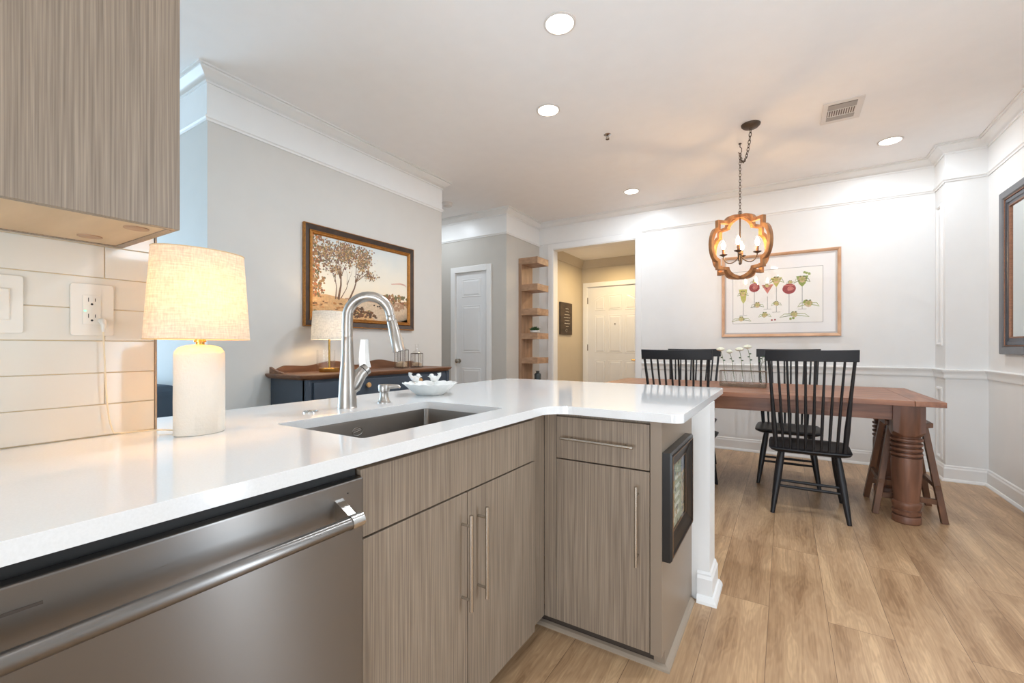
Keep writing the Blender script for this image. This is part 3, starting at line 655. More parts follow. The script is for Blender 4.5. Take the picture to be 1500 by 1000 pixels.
for s, fl in ((-.072, 1), (.022, -1)):
    c0 = Vector((BXc, BYc, .970))-vd*.085+rt*s
    b = MB(); b.sphere(c0+Vector((0, 0, .012)), .018, 14, sz=.9, sx=1.1, sy=1.1); b.sphere(c0+rt*(.014*fl)+Vector((0, 0, .026)), .0125, 12)
    b.tube([c0+rt*(.025*fl)+Vector((0, 0, .025)), c0+rt*(.033*fl)+Vector((0, 0, .023))], [.004, .0008], 8)
    b.tube([c0-rt*(.012*fl)+Vector((0, 0, .012)), c0-rt*(.026*fl)+Vector((0, 0, .030)), c0-rt*(.024*fl)+Vector((0, 0, .042))], [.010, .008, .010], 10)
    b.tube([c0+Vector((0, 0, .016))-vd*-.012, c0-rt*(.02*fl)+Vector((0, 0, .020))+vd*.012], [.009, .004], 8)
    b.tube([c0-vd*-.02+Vector((0, 0, -.012)), c0+Vector((0, 0, .0))], .005, 8)
    b.build('bird', 'dish', bw, smooth=True)

# ------------------------------------------------------------ flat art helper
class Art:
    """paints flat shapes on a board: o = lower left corner, u / v axes in metres, n = facing normal"""
    def __init__(s, o_, u, v, n, W_, H_):
        s.o, s.u, s.v, s.n, s.W, s.H = Vector(o_), Vector(u), Vector(v), Vector(n), W_, H_
        s.b = MB(); s.mats = []; s.l = 0
    def pt(s, x, y): return s.o+s.u*(x*s.W)+s.v*(y*s.H)+s.n*(.0004+.00003*s.l)
    def mat(s, m):
        if m not in s.mats: s.mats.append(m)
        s.b.cur = s.mats.index(m)
    def poly(s, pts, m):
        s.mat(m); s.l += .02; s.b.add([s.pt(*p) for p in pts], [tuple(range(len(pts)))])
    def blob(s, x, y, r_, m, ry=None, n=8, jit=.25, rot=0):
        ry = (ry or r_)*s.W/s.H if ry is None else ry
        s.poly([(x+r_*math.cos(2*PI*k/n+rot)*(1+random.uniform(-jit, jit)), y+ry*math.sin(2*PI*k/n+rot)*(1+random.uniform(-jit, jit))) for k in range(n)], m)
    def line(s, pts, w0, w1, m):
        L, R = [], []
        for i, p in enumerate(pts):
            a = pts[max(0, i-1)]; c = pts[min(len(pts)-1, i+1)]; dx, dy = (c[0]-a[0])*s.W, (c[1]-a[1])*s.H; d = math.hypot(dx, dy) or 1
            w_ = (w0+(w1-w0)*i/(len(pts)-1))/2; L.append((p[0]-dy/d*w_, p[1]+dx/d*w_*s.W/s.H)); R.append((p[0]+dy/d*w_, p[1]-dx/d*w_*s.W/s.H))
        s.mat(m); s.l += .02
        vs = [s.pt(*p) for p in L]+[s.pt(*p) for p in R]; k = len(pts); s.b.add(vs, [(i, i+1, k+i+1, k+i) for i in range(k-1)])
    def done(s, name, parent): return s.b.build(name, s.mats, parent)
def pm(name, rgb): 
    if name not in M: M[name] = plain(name, rgb, .7, var=.12, scale=60)
    return name
def frame_loft(P0, u, v, n, W_, H_, prof):
    """mitred picture frame: prof = (inward, height) list, outer to inner"""
    P0, u, v, n = map(Vector, (P0, u, v, n)); b = MB(); loops = []
    for (x, y, sx, sy) in ((0, 0, 1, 1), (W_, 0, -1, 1), (W_, H_, -1, -1), (0, H_, 1, -1), (0, 0, 1, 1)):
        loops.append([P0+u*(x+sx*i)+v*(y+sy*i)+n*h for i, h in prof])
    return b.loft(loops, False, False)

# landscape painting on the left wall (faces +X)
ly0, ly1, lz0, lz1 = 1.93, 3.05, 1.298, 2.068
lp = thing('landscape_painting', 'framed autumn river landscape painting above the sideboard', 'painting', (LX, (ly0+ly1)/2, lz0))
fr = frame_loft((LX, ly0, lz0), (0, 1, 0), (0, 0, 1), (1, 0, 0), ly1-ly0, lz1-lz0, [(0, 0.001), (0, .028), (.006, .032), (.008, .030), (.046, .020), (.046, .001)]).build('frame', grain('dark_walnut_frame', (44, 34, 30), (72, 56, 48), 6, .4, (1, 2, 2)), lp)
frame_loft((LX, ly0, lz0), (0, 1, 0), (0, 0, 1), (1, 0, 0), ly1-ly0, lz1-lz0, [(-.001, .001), (-.002, .026), (.003, .033), (.007, .031), (.007, .02)]).build('gilt_edge', 'gold', fr)
frame_loft((LX, ly0, lz0), (0, 1, 0), (0, 0, 1), (1, 0, 0), ly1-ly0, lz1-lz0, [(.044, .012), (.044, .026), (.050, .030), (.058, .024), (.064, .026), (.072, .016), (.072, .008)]).build('gilt_liner', 'gold', fr)
q = NT('painted_sky'); setb(q.b, None, .6)
tc = q.n('ShaderNodeTexCoord'); sx = q.n('ShaderNodeSeparateXYZ'); q.l(tc.outputs['Object'], sx.inputs[0])
nz = q.n('ShaderNodeTexNoise'); nz.inputs['Scale'].default_value = 5; q.l(tc.outputs['Object'], nz.inputs['Vector'])
ma = q.n('ShaderNodeMath', operation='MULTIPLY_ADD'); ma.inputs[1].default_value = .18; q.l(nz.outputs['Fac'], ma.inputs[0]); q.l(sx.outputs['Z'], ma.inputs[2])
r = q.n('ShaderNodeValToRGB'); e = r.color_ramp.elements; e[0].position = .25; e[0].color = lin((252, 222, 184)); e[1].position = .85; e[1].color = lin((206, 216, 218))
x = e.new(.42); x.color = lin((250, 236, 212)); x = e.new(.6); x.color = lin((238, 232, 218)); q.l(ma.outputs[0], r.inputs[0]); q.l(r.outputs[0], q.b.inputs['Base Color']); M['psky'] = q.m
iw, ih = ly1-ly0-.14, lz1-lz0-.14
A = Art((LX+.010, ly0+.07, lz0+.07), (0, 1, 0), (0, 0, 1), (1, 0, 0), iw, ih)
A.poly([(0, 0), (1, 0), (1, 1), (0, 1)], 'psky')
A.poly([(.35, 0), (1, 0), (1, .27), (.35, .27)], pm('paint_water', (216, 190, 160)))
for k in range(40): x = random.random(); A.line([(x, random.uniform(.02, .26)) for _ in (0,)]+[(x+random.uniform(.03, .12), 0)], .001, .001, 'paint_water') if False else None
A.poly([(.30, .27), (.55, .30), (.75, .28), (1, .29), (1, .25), (.3, .25)], pm('paint_far_bank', (190, 150, 120)))
for k in range(70):
    x = random.uniform(.70, 1); A.blob(x, .29+random.uniform(-.02, .07)*(1+(x-.7)*2.2), random.uniform(.008, .02), random.choice([pm('paint_rust', (150, 104, 76)), pm('paint_olive', (120, 112, 76)), pm('paint_ochre', (178, 138, 92))]))
for k in range(50):
    x = random.uniform(.66, 1); A.blob(x, .20+random.uniform(-.03, .05), random.uniform(.006, .016), pm('paint_reflection', (176, 138, 108)), jit=.4)
A.poly([(0, 0), (.62, 0), (.56, .07), (.44, .13), (.40, .20), (.30, .26), (.12, .29), (0, .27)], pm('paint_bank', (214, 170, 120)))
for k in range(160):
    x = random.uniform(0, .55); y = random.uniform(0, .26)*(1-x*.9); A.blob(x, y, random.uniform(.006, .022), random.choice([pm('paint_umber', (122, 84, 56)), pm('paint_sienna', (188, 128, 74)), 'paint_bank', pm('paint_moss', (134, 118, 74)), pm('paint_pale', (222, 184, 132))]), ry=random.uniform(.006, .014))
for k in range(60):
    x = random.uniform(.36, .62); A.blob(x, .04+random.uniform(0, .14)*(1-abs(x-.45)*3), random.uniform(.008, .02), random.choice(['paint_umber', pm('paint_shadow', (96, 72, 54))]), ry=random.uniform(.008, .02))
for k in range(320):
    x = abs(random.gauss(0, .05)); y = random.uniform(.25, 1); A.blob(x, y, random.uniform(.004, .013), random.choice(['paint_rust', 'paint_ochre', pm('paint_orange', (200, 128, 80)), 'paint_olive']))
T = pm('paint_trunk', (122, 90, 68))
def ptree(base, top, w_, br):
    A.line([base, ((base[0]+top[0])/2+.012, (base[1]+top[1])/2), top], w_, w_*.4, T)
    for dx, dy in br: A.line([((base[0]*.3+top[0]*.7), (base[1]*.3+top[1]*.7)), (top[0]+dx*.6, top[1]+dy*.5), (top[0]+dx, top[1]+dy)], w_*.4, w_*.12, T)
ptree((.235, .24), (.26, .62), .022, [(-.07, .12), (.07, .14), (.0, .2), (-.04, .22)])
ptree((.21, .24), (.20, .55), .011, [(-.05, .16), (.03, .2)])
ptree((.33, .22), (.43, .60), .018, [(.10, .12), (.05, .2), (-.03, .2), (.14, .04)])
ptree((.26, .26), (.34, .52), .008, [(.03, .12), (-.03, .1)])
for (cx, cy, sx2, sy2, nn) in ((.30, .84, .10, .085, 900), (.48, .80, .075, .12, 620), (.12, .80, .07, .1, 330), (.20, .62, .05, .04, 120), (.56, .60, .045, .04, 110)):
    for k in range(nn):
        x, y = random.gauss(cx, sx2*.6), random.gauss(cy, sy2*.8)
        if .002 < x < .75 and .3 < y < .985:
            A.blob(x, y, random.uniform(.0025, .0085), random.choice(['paint_olive', 'paint_ochre', pm('paint_plum', (128, 104, 98)), 'paint_rust', pm('paint_sand', (206, 172, 128)), pm('paint_dun', (142, 120, 96))]))
A.line([(.36, .2), (.42, .15), (.47, .08)], .02, .006, 'paint_umber')
for x, y in ((.64, .20), (.60, .21), (.66, .205)): A.blob(x, y, .010, pm('paint_cattle', (60, 46, 40)), ry=.010)
for k in range(6): A.line([(.80+.02*k, .54+.006*k), (.9+.015*k, .56), (.985, .545-.004*k)], .008, .002, pm('paint_cloud', (222, 178, 158)))
A.done('canvas', lp)

# botanical watercolour on the far wall (faces -Y)
fx0, fx1, fz0, fz1 = -.602, .472, 1.250, 2.135
wp = thing('watercolor_print', 'large framed watercolor of cocktail glasses and green frogs on white wall', 'picture', ((fx0+fx1)/2, FY, fz0))
frame_loft((fx0, FY, fz0), (1, 0, 0), (0, 0, 1), (0, -1, 0), fx1-fx0, fz1-fz0, [(0, .001), (0, .026), (.005, .03), (.020, .024), (.030, .014), (.030, .004)]).build('frame', 'pine', wp)
frame_loft((fx0, FY, fz0), (1, 0, 0), (0, 0, 1), (0, -1, 0), fx1-fx0, fz1-fz0, [(.029, .008), (.029, .012), (.045, .012), (.045, .008)]).build('fillet', plain('grey_fillet', (196, 190, 186), .6, var=.02), wp)
MB().box(fx0+.02, fx1-.02, FY-.007, FY-.002, fz0+.02, fz1-.02).build('mat_board', 'paper', wp)
ax0, ax1, az0, az1 = -.49, .325, 1.395, 1.965
A = Art((ax0, FY-.0075, az0), (1, 0, 0), (0, 0, 1), (0, -1, 0), ax1-ax0, az1-az0)
ink = pm('ink_line', (120, 120, 118)); sheet = pm('sheet', (236, 235, 230)); M['sheet'] = plain('sheet_paper', (246, 245, 241), .8, var=.01)
A.poly([(0, 0), (1, 0), (1, 1), (0, 1)], 'sheet')
for p in ([(0, 0), (1, 0)], [(1, 0), (1, 1)], [(1, 1), (0, 1)], [(0, 1), (0, 0)]): A.line(p, .004, .004, ink)
G1, G2, G3 = pm('wash_green', (150, 164, 84)), pm('wash_lime', (190, 190, 110)), pm('wash_moss', (108, 124, 62)); RD, RP, TN = pm('wash_red', (158, 62, 64)), pm('wash_pink', (204, 128, 120)), pm('wash_tan', (216, 190, 150))
WH = 'sheet'
def stem_(x, y0, y1): A.line([(x, y0), (x, y1)], .005, .005, ink); A.line([(x-.045, y0), (x+.045, y0)], .006, .006, pm('ink_pale', (176, 178, 174)))
def frog(x, y, s, lie=0):
    s *= 1.3
    for k in range(9): A.blob(x+random.uniform(-.5, .5)*s, y+random.uniform(-.4, .5)*s*1.3, s*random.uniform(.35, .6), random.choice([G1, G2, G3]))
    A.blob(x, y-s*.1, s*.8, TN, jit=.12, n=12); A.blob(x, y, s*.45, G2)
    for sx2, sy2 in ((1, -1), (-1, -1), (1, .2), (-1, .2)):
        A.line([(x+sx2*s*.5, y+sy2*s*.4), (x+sx2*s*(1.3+lie), y+sy2*s*.9), (x+sx2*s*(1.7+lie*1.6), y-s*1.2)], s*.22, s*.07, random.choice([G1, G3]))
    for sx2 in (-.35, .35): A.blob(x+sx2*s, y+s*1.0, s*.22, G3)
def cup(x, y, w_, h, m, m2, tri=False):
    if tri: A.poly([(x-w_, y+h), (x+w_, y+h), (x, y-h*.7)], m); A.poly([(x-w_*.8, y+h), (x+w_*.2, y+h), (x-w_*.1, y)], m2)
    else:
        A.blob(x, y, w_, m, ry=h, n=20, jit=.03); A.blob(x+w_*.2, y, w_*.5, m2, ry=h*.5)
        A.poly([(x-w_*.9, y+h*.55), (x+w_*.9, y+h*.55), (x+w_*.75, y+h*.75), (x-w_*.75, y+h*.75)], m2)
stem_(.125, .16, .42); A.poly([(.07, .66), (.17, .66), (.155, .45), (.125, .38), (.10, .45)], G2); frog(.12, .58, .030)
stem_(.255, .30, .60); cup(.255, .68, .062, .085, RD, RP); frog(.255, .80, .022)
stem_(.405, .26, .50); cup(.405, .62, .068, .10, RP, RD, True); frog(.40, .70, .022)
stem_(.505, .20, .68); A.poly([(.44, .84), (.57, .84), (.53, .72), (.505, .66), (.48, .72)], G2); frog(.505, .80, .038)
stem_(.645, .16, .52); cup(.645, .62, .072, .095, RD, RP); frog(.66, .74, .020)
stem_(.785, .24, .66); A.poly([(.72, .84), (.85, .84), (.82, .70), (.785, .64), (.75, .70)], G1); frog(.785, .78, .038)
for x, y, s, lie in ((.10, .09, .030, .8), (.29, .35, .032, .1), (.375, .16, .030, .1), (.505, .36, .026, 0), (.70, .15, .034, 1.2), (.85, .34, .040, .3)): frog(x, y, s, lie)
for x, y in ((.455, .055), (.49, .06)): A.blob(x, y, .012, RD, jit=.05)
for x, y in ((.66, .07), (.69, .08), (.83, .89), (.86, .87), (.81, .90)): A.blob(x, y, .016, G1)
A.done('drawing', wp)
gl = MB().box(fx0+.03, fx1-.03, FY-.0155, FY-.0140, fz0+.03, fz1-.03).build('glazing', thin_glass('picture_glass'), wp)

# black framed picture on the peninsula end panel (faces +X)
bpz0, bpz1, bpy0, bpy1 = .400, .775, 1.554, 1.965
bp_ = thing('black_picture_frame', 'small black framed picture hung on the peninsula end panel', 'picture', (-.36, 1.8, bpz0))
fr = frame_loft((-.3595, bpy0, bpz0), (0, 1, 0), (0, 0, 1), (1, 0, 0), bpy1-bpy0, bpz1-bpz0, [(0, .0), (0, .026), (.006, .032), (.014, .033), (.020, .028), (.050, .020), (.068, .014), (.068, .0)]).build('frame', 'blackm', bp_)
for i_, h_ in ((.0135, .0330), (.067, .0147)):
    frame_loft((-.3595, bpy0, bpz0), (0, 1, 0), (0, 0, 1), (1, 0, 0), bpy1-bpy0, bpz1-bpz0, [(i_, h_), (i_+.0015, h_+.0012), (i_+.003, h_)]).build('rubbed_edge', plain('rubbed_bronze', (122, 92, 66), .4, .4, var=.3, scale=50), fr)
aw, ah = bpy1-bpy0-.130, bpz1-bpz0-.130
A = Art((-.3595+.008, bpy0+.065, bpz0+.065), (0, 1, 0), (0, 0, 1), (1, 0, 0), aw, ah)
A.poly([(0, 0), (1, 0), (1, 1), (0, 1)], pm('art_tan', (150, 126, 88)))
A.poly([(0, .72), (1, .72), (1, 1), (0, 1)], pm('art_dusk', (92, 96, 104)))
A.poly([(.30, 0), (.80, 0), (.74, 1), (.34, 1)], pm('art_sage', (150, 156, 134)))
A.poly([(.0, .5), (.20, .5), (.20, .82), (.0, .82)], pm('art_brick', (134, 84, 66)))
for k in range(5): A.poly([(.36, .70-.14*k), (.66, .70-.14*k), (.64, .76-.14*k), (.38, .76-.14*k)], pm('art_cream', (198, 200, 186)))
for k in range(60): A.blob(random.uniform(.03, .97), random.uniform(.03, .95), random.uniform(.01, .035), random.choice(['art_tan', 'art_sage', 'art_dusk', 'art_cream', pm('art_dark', (64, 60, 54))]), jit=.5)
for k in range(14): A.blob(random.uniform(.82, .97), random.uniform(.05, .9), .03, 'art_dark', jit=.5)
A.done('artwork', bp_)
MB().box(-.3455, -.3445, bpy0+.062, bpy1-.062, bpz0+.062, bpz1-.062).build('glazing', thin_glass('frame_glass'), bp_)

# foyer sign (faces +X)
sg = thing('wall_sign', 'dark wooden sign with white handwriting on the foyer wall', 'sign', (-2.79, 5.97, 1.31))
SGX = -2.79
sb = MB().box(SGX, SGX+.022, 5.765, 6.175, 1.325, 1.80).build('board', 'signb', sg, bevel=.002)
b = MB()
for i, wd in enumerate((.10, .10, .18, .22, .16, .19, .09)):
    z = 1.72-.044*i-.01; y0 = 5.99-wd/2; pts = []; n = int(wd/.006)
    for k in range(n+1): pts.append((SGX+.0235, y0+wd*k/n, z+.006*math.sin(k*1.9+i)*(.6+.4*math.sin(k*.7+i*2))))
    b.tube(pts, .0028, 5)
b.tube([(SGX+.0235, 5.97+.03*math.cos(t), 1.385+.022*math.sin(t)) for t in [k*.5 for k in range(12)]], .0012, 5)
b.build('lettering', 'chalk', sb)

# mirror on the right wall (faces -X)
mz0, mz1, my0, my1 = 1.085, 2.305, 3.86, 4.805
mr = thing('wall_mirror', 'large mirror in a pewter and copper beaded frame on right wall', 'mirror', (RX, (my0+my1)/2, mz0))
W_, H_ = my1-my0, mz1-mz0
fr = frame_loft((RX, my0, mz0), (0, 1, 0), (0, 0, 1), (-1, 0, 0), W_, H_, [(0, .001), (0, .030), (.006, .036), (.050, .034), (.058, .022), (.058, .01)]).build('frame', 'greyframe', mr)
frame_loft((RX, my0, mz0), (0, 1, 0), (0, 0, 1), (-1, 0, 0), W_, H_, [(.057, .014), (.060, .026), (.066, .026), (.068, .018)]).build('copper_bead', 'copper', fr)
frame_loft((RX, my0, mz0), (0, 1, 0), (0, 0, 1), (-1, 0, 0), W_, H_, [(.067, .012), (.070, .020), (.094, .020), (.100, .014), (.118, .012), (.118, .006)]).build('inner_frame', 'greyrib', fr)
b = MB()
for k in range(int(H_/.009)-17): z = mz0+.075+k*.009; b.tube([(RX-.021, my1-.094, z), (RX-.021, my1-.070, z)], .0032, 5)
b.build('ribbing', 'greyrib', fr)
frame_loft((RX, my0, mz0), (0, 1, 0), (0, 0, 1), (-1, 0, 0), W_, H_, [(.116, .008), (.119, .018), (.128, .018), (.131, .008)]).build('copper_lip', 'copper', fr)
MB().box(RX-.008, RX-.003, my0+.10, my1-.10, mz0+.10, mz1-.10).build('mirror_glass', 'mirror', mr)

# ------------------------------------------------------------ sideboard and what stands on it
SBX0, SBX1, SBY0, SBY1 = -3.025, -2.61, 1.665, 3.125
sbd = thing('sideboard', 'slate blue sideboard with a stained wood top against the left wall', 'sideboard', ((SBX0+SBX1)/2, (SBY0+SBY1)/2, 0))
b = MB(); b.box(SBX0, SBX1-.02, SBY0+.02, SBY1-.02, .10, .925)
for y in (SBY0+.02, SBY1-.06): b.box(SBX1-.045, SBX1-.008, y, y+.04, 0, .925); b.box(SBX0, SBX0+.04, y, y+.04, 0, .2)
b.build('body', 'navy', sbd, bevel=.003)
def tops(z, g): return [(x, y, z) for x, y in [(SBX0, SBY0-g), (SBX1+g-.03, SBY0-g), (SBX1+g, SBY0+.05), (SBX1+g+.008, SBY0+.18), (SBX1+g, SBY0+.36), (SBX1+g, SBY1-.36), (SBX1+g+.008, SBY1-.18), (SBX1+g, SBY1-.05), (SBX1+g-.03, SBY1+g), (SBX0, SBY1+g)]]
b = MB().loft([tops(.925, -.004), tops(.932, .004), tops(.94, .014), tops(.953, .020), tops(.958, .014)]); b.build('top', 'dwood', sbd)
pr = []; n = 60
for k in range(n+1):
    t = k/n; s = .5-abs(t-.5); h = .036+.024*math.cos(s*4*PI*1.5)*(.4+.9*s)+.02*min(1, s*8)
    if s < .05: h *= s/.05*.6+.25
    pr.append((SBY0+.02+(SBY1-SBY0-.04)*t, .958+max(.008, h)))
b = MB().prism([(SBY0+.02, .958)]+pr+[(SBY1-.02, .958)], [], SBX0, SBX0+.02, lambda x, y, z: (z, x, y)); part(b.build('gallery', 'dwood', sbd), 'wavy wooden gallery rail')
b = MB().prism([(SBX0+.02, .958)]+[(SBX0+.02+.18*t, .958+.045*(1-t)**.8*(1-.25*math.sin(t*PI))) for t in [i/10 for i in range(10)]]+[(SBX0+.20, .958)], [], SBY0, SBY0+.018, lambda x, y, z: (x, z, y)); b.build('side_gallery', 'dwood', sbd)
dr = MB().box(SBX1-.022, SBX1-.003, SBY0+.075, SBY1-.075, .775, .905).build('drawer', 'navy', sbd, bevel=.004)
for y in (2.165, 2.70):
    b = MB().lathe([(.008, 0), (.008, .01), (.016, .016), (.020, .024), (.017, .032), (.001, .034)], (0, 0, 0), 16); b.v = [(SBX1-.003+z, y+x, .862+yy) for x, yy, z in b.v]
    part(b.build('knob', plain('raw_wood_knob', (206, 158, 104), .5), dr, smooth=True), 'round natural wood knob')
for y0, y1 in ((SBY0+.075, 2.39), (2.40, SBY1-.075)): MB().box(SBX1-.022, SBX1-.006, y0, y1, .14, .765).build('door', 'navy', sbd, bevel=.004)
gx, gy, gz = -2.82, 2.0, .958
sl = thing('sideboard_lamp', 'small brass lamp with a white drum shade on the sideboard', 'lamp', (gx, gy, gz))
MB().lathe([(.068, 0), (.070, .003), (.070, .028), (.066, .032), (.006, .033)], (gx, gy, gz), 36).build('base', 'brass', sl, smooth=True)
MB().lathe([(.0075, .03), (.0075, .33)], (gx, gy, gz), 12).build('stem', 'brass', sl, smooth=True)
MB().lathe([(.008, .27), (.018, .29), (.025, .32), (.02, .345), (.001, .355)], (gx, gy, gz), 14).build('bulb', 'lbulb2', sl, smooth=True)
MB().lathe([(.124, .235), (.112, .440)], (gx, gy, gz), 40, cap=False).build('lamp_shade', 'linen2', sl, smooth=True)
b = MB()
for k in range(3): a = 2*PI*k/3; b.tube([(gx, gy, gz+.40), (gx+.111*math.cos(a), gy+.111*math.sin(a), gz+.436)], .0015, 6)
b.tube([(gx, gy, gz+.35), (gx, gy, gz+.41)], .002, 6); b.build('shade_spider', 'brass', sl)
hv = MB().lathe([(.062, .001), (.066, .004), (.066, .160), (.0625, .160), (.0625, .008), (.001, .007)], (-2.945, 2.06, gz), 32).build('glass_hurricane', 'glass', smooth=True)
tag(hv, 'clear glass cylinder vase behind the brass sideboard lamp', 'vase')
def decanter(x, y, w_, h, label, rot):
    t = thing('decanter', label, 'decanter', (x, y, gz), 'glass decanters on the sideboard')
    def sq(r_, z, n=4):
        return [(x+r_*math.cos(a+rot), y+r_*math.sin(a+rot), gz+z) for a in [PI/4+2*PI*k/16 for k in range(16)]] if n else None
    def rs(r_, z, k=0.0):
        out = []
        for i in range(16):
            a = 2*PI*i/16; rr = r_*(1-k)+k*r_/max(abs(math.cos(a)), abs(math.sin(a))); out.append((x+rr*math.cos(a+rot), y+rr*math.sin(a+rot), gz+z))
        return out
    hb_ = h*.60
    b = MB().loft([rs(w_, .004, .9), rs(w_, hb_, .9), rs(w_*.9, hb_+.012, .6), rs(w_*.45, hb_+.03, .1), rs(w_*.42, h-.006), rs(w_*.52, h), rs(w_*.38, h), rs(w_*.34, hb_+.03), rs(w_*.86, hb_, .9), rs(w_*.9, .012, .9)], True, True); b.build('bottle', 'glass', t, smooth=True)
    b = MB(); b.loft([rs(w_*.84, .014, .9), rs(w_*.84, h*.17, .9), rs(w_*.4, h*.22, .6)]); part(b.build('shell_filling', 'cork', t), 'pale shells inside the bottle')
    b = MB(); cn = [Vector(rs(w_*1.02, 0, 1)[2+4*i]) for i in range(4)]
    for i in range(4):
        c_ = cn[i]; d_ = cn[(i+1) % 4]
        b.tube([c_+Vector((0, 0, .002)), c_+Vector((0, 0, hb_))], .0028, 6); b.tube([c_+Vector((0, 0, .003)), d_+Vector((0, 0, .003))], .003, 6); b.tube([c_+Vector((0, 0, hb_)), d_+Vector((0, 0, hb_))], .0032, 6)
        m_ = (c_+d_)/2; b.tube([m_+Vector((0, 0, hb_)), m_+Vector((0, 0, hb_*.35))], .0018, 5)
    b.build('wire_cage', 'bronze', t)
decanter(-2.81, 2.70, .040, .262, 'taller of the two caged glass decanters on the sideboard, nearer the lamp', .2)
decanter(-2.81, 2.885, .038, .205, 'shorter of the two caged glass decanters, at the sideboard right end', .3)

# armchair seen past the tile wall
ac = thing('armchair', 'slate blue upholstered armchair glimpsed between tile wall and lamp', 'armchair', (-3.62, .85, 0))
def rb(x0, x1, y0, y1, z0, z1): return MB().box(x0, x1, y0, y1, z0, z1)
rb(-3.95, -3.30, .55, 1.12, .16, .44).build('seat', 'sofa', ac, bevel=.05, seg=4); rb(-3.98, -3.25, 1.05, 1.25, .16, .90).build('backrest', 'sofa', ac, bevel=.06, seg=4)
for x in (-4.02, -3.30): rb(x, x+.12, .55, 1.15, .16, .62).build('armrest', 'sofa', ac, bevel=.04, seg=4)
for x in (-3.90, -3.33):
    for y in (.6, 1.2): MB().tube([(x, y, 0), (x, y, .18)], [.014, .022], 10).build('leg', 'black', ac)

# ------------------------------------------------------------ corner shelf unit
cs_ = thing('corner_shelf', 'oak wall shelf tower with open shelves beside the foyer opening', 'shelf', (HX, 4.85, .3))
y0 = 4.851
MB().box(HX, HX+.045, y0, 5.14, .35, 2.202).build('back_panel', 'oakv', cs_, bevel=.001)
for k, zt in enumerate((2.285, 1.944, 1.632, 1.318, 1.003, .69, .40)):
    th = .082 if k < 3 else .075
    MB().box(HX if k == 0 else HX+.045, -2.650, y0, 5.152, zt-th, zt).build('shelf', 'oakh', cs_, bevel=.001)
SUx, SUy, SUz = -2.765, 4.99, 1.318
su = thing('succulent', 'small green succulent in a white dish on the oak shelf', 'plant', (SUx, SUy, SUz))
MB().lathe([(.030, 0), (.055, .010), (.064, .022), (.060, .034), (.052, .036), (.050, .028), (.001, .026)], (SUx, SUy, SUz), 28).build('dish', 'dish', su, smooth=True)
b = MB()
for k in range(34):
    a = k*2.4; rr = .012+.0013*k; h = .085-.0014*k; p = Vector((SUx, SUy, SUz+.03)); d = Vector((math.cos(a), math.sin(a), 0))
    b.tube([p+d*rr*.3, p+d*rr*.9+Vector((0, 0, h*.45)), p+d*(rr*1.5)+Vector((0, 0, h*.75))], [.006, .0085, .001], 6)
b.build('leaves', 'leaf', su, smooth=True)
vs_ = MB().lathe([(.036, 0), (.042, .006), (.044, .085), (.040, .100), (.022, .112), (.020, .128), (.027, .132), (.027, .138), (.018, .138), (.018, .11)], (-2.745, 5.03, .691), 24).build('bottle_vase', 'vase', smooth=True)
tag(vs_, 'dark grey glass bottle vase on the oak shelf above the counter line', 'vase')

# ------------------------------------------------------------ ceiling fittings
lab = ['recessed ceiling light nearest the camera, above the peninsula', 'recessed ceiling light, second from the camera, over the sink side', 'recessed ceiling light closest to the foyer opening', 'recessed ceiling light at right, near the ceiling vent and column', 'extra recessed ceiling light added over the patio side, behind view', 'extra unseen ceiling light added above the kitchen aisle', 'extra unseen ceiling light added at the kitchen back', 'recessed ceiling light in the side hall']
for i, (x, y) in enumerate(DOWN):
    t = thing('recessed_light', lab[i], 'ceiling light', (x, y, CEIL), 'recessed ceiling lights')
    MB().lathe([(.086, -.0005), (.086, -.004), (.080, -.007), (.074, -.007), (.072, -.003), (.072, -.0005)], (x, y, CEIL), 36).build('trim_ring', 'vent', t, smooth=True)
    MB().lathe([(.0725, -.0015), (.0725, -.0035), (.001, -.0040)], (x, y, CEIL), 36).build('lens', 'lens', t, smooth=True)
vt = thing('ceiling_vent', 'white rectangular ceiling air vent with slats', 'vent', (.352, 3.955, CEIL))
b = MB().prism(rrect(.232, .468, 3.80, 4.14, .004, 2), [rrect(.262, .430, 3.835, 4.10, .002, 2)], CEIL-.006, CEIL-.0005); b.build('frame', 'vent', vt)
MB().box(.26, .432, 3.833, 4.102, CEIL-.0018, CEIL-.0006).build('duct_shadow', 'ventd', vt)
b = MB()
for k in range(12): x = .268+k*.0142; b.box(x, x+.0062, 3.93, 4.03, CEIL-.0055, CEIL-.0018)
b.box(.262, .43, 3.925, 3.932, CEIL-.006, CEIL-.0018); b.box(.262, .43, 4.03, 4.035, CEIL-.006, CEIL-.0018)
b.build('slats', 'vent', vt)
b = MB(); b.beam((.262, 3.882, CEIL-.005), (.43, 3.882, CEIL-.005), .07, .002); b.build('louver', plain('louver_grey', (168, 160, 152), .5, var=.03), vt)
MB().beam((.262, 4.068, CEIL-.005), (.43, 4.068, CEIL-.005), .055, .002).build('louver', bpy.data.materials['louver_grey'], vt)
sp = thing('fire_sprinkler', 'small chrome fire sprinkler head on the ceiling', 'sprinkler', (-1.22, 3.415, CEIL))
MB().lathe([(.030, -.0005), (.030, -.003), (.012, -.012), (.008, -.014), (.008, -.022), (.004, -.024)], (-1.22, 3.415, CEIL), 20).build('escutcheon', 'chromeish', sp, smooth=True)
b = MB().lathe([(.014, -.040), (.016, -.038), (.003, -.036)], (-1.22, 3.415, CEIL), 16)
for s in (-1, 1): b.tube([(-1.22+s*.008, 3.415, CEIL-.02), (-1.22+s*.012, 3.415, CEIL-.03), (-1.22+s*.004, 3.415, CEIL-.038)], .002, 6)
b.build('deflector', 'bronze', sp)
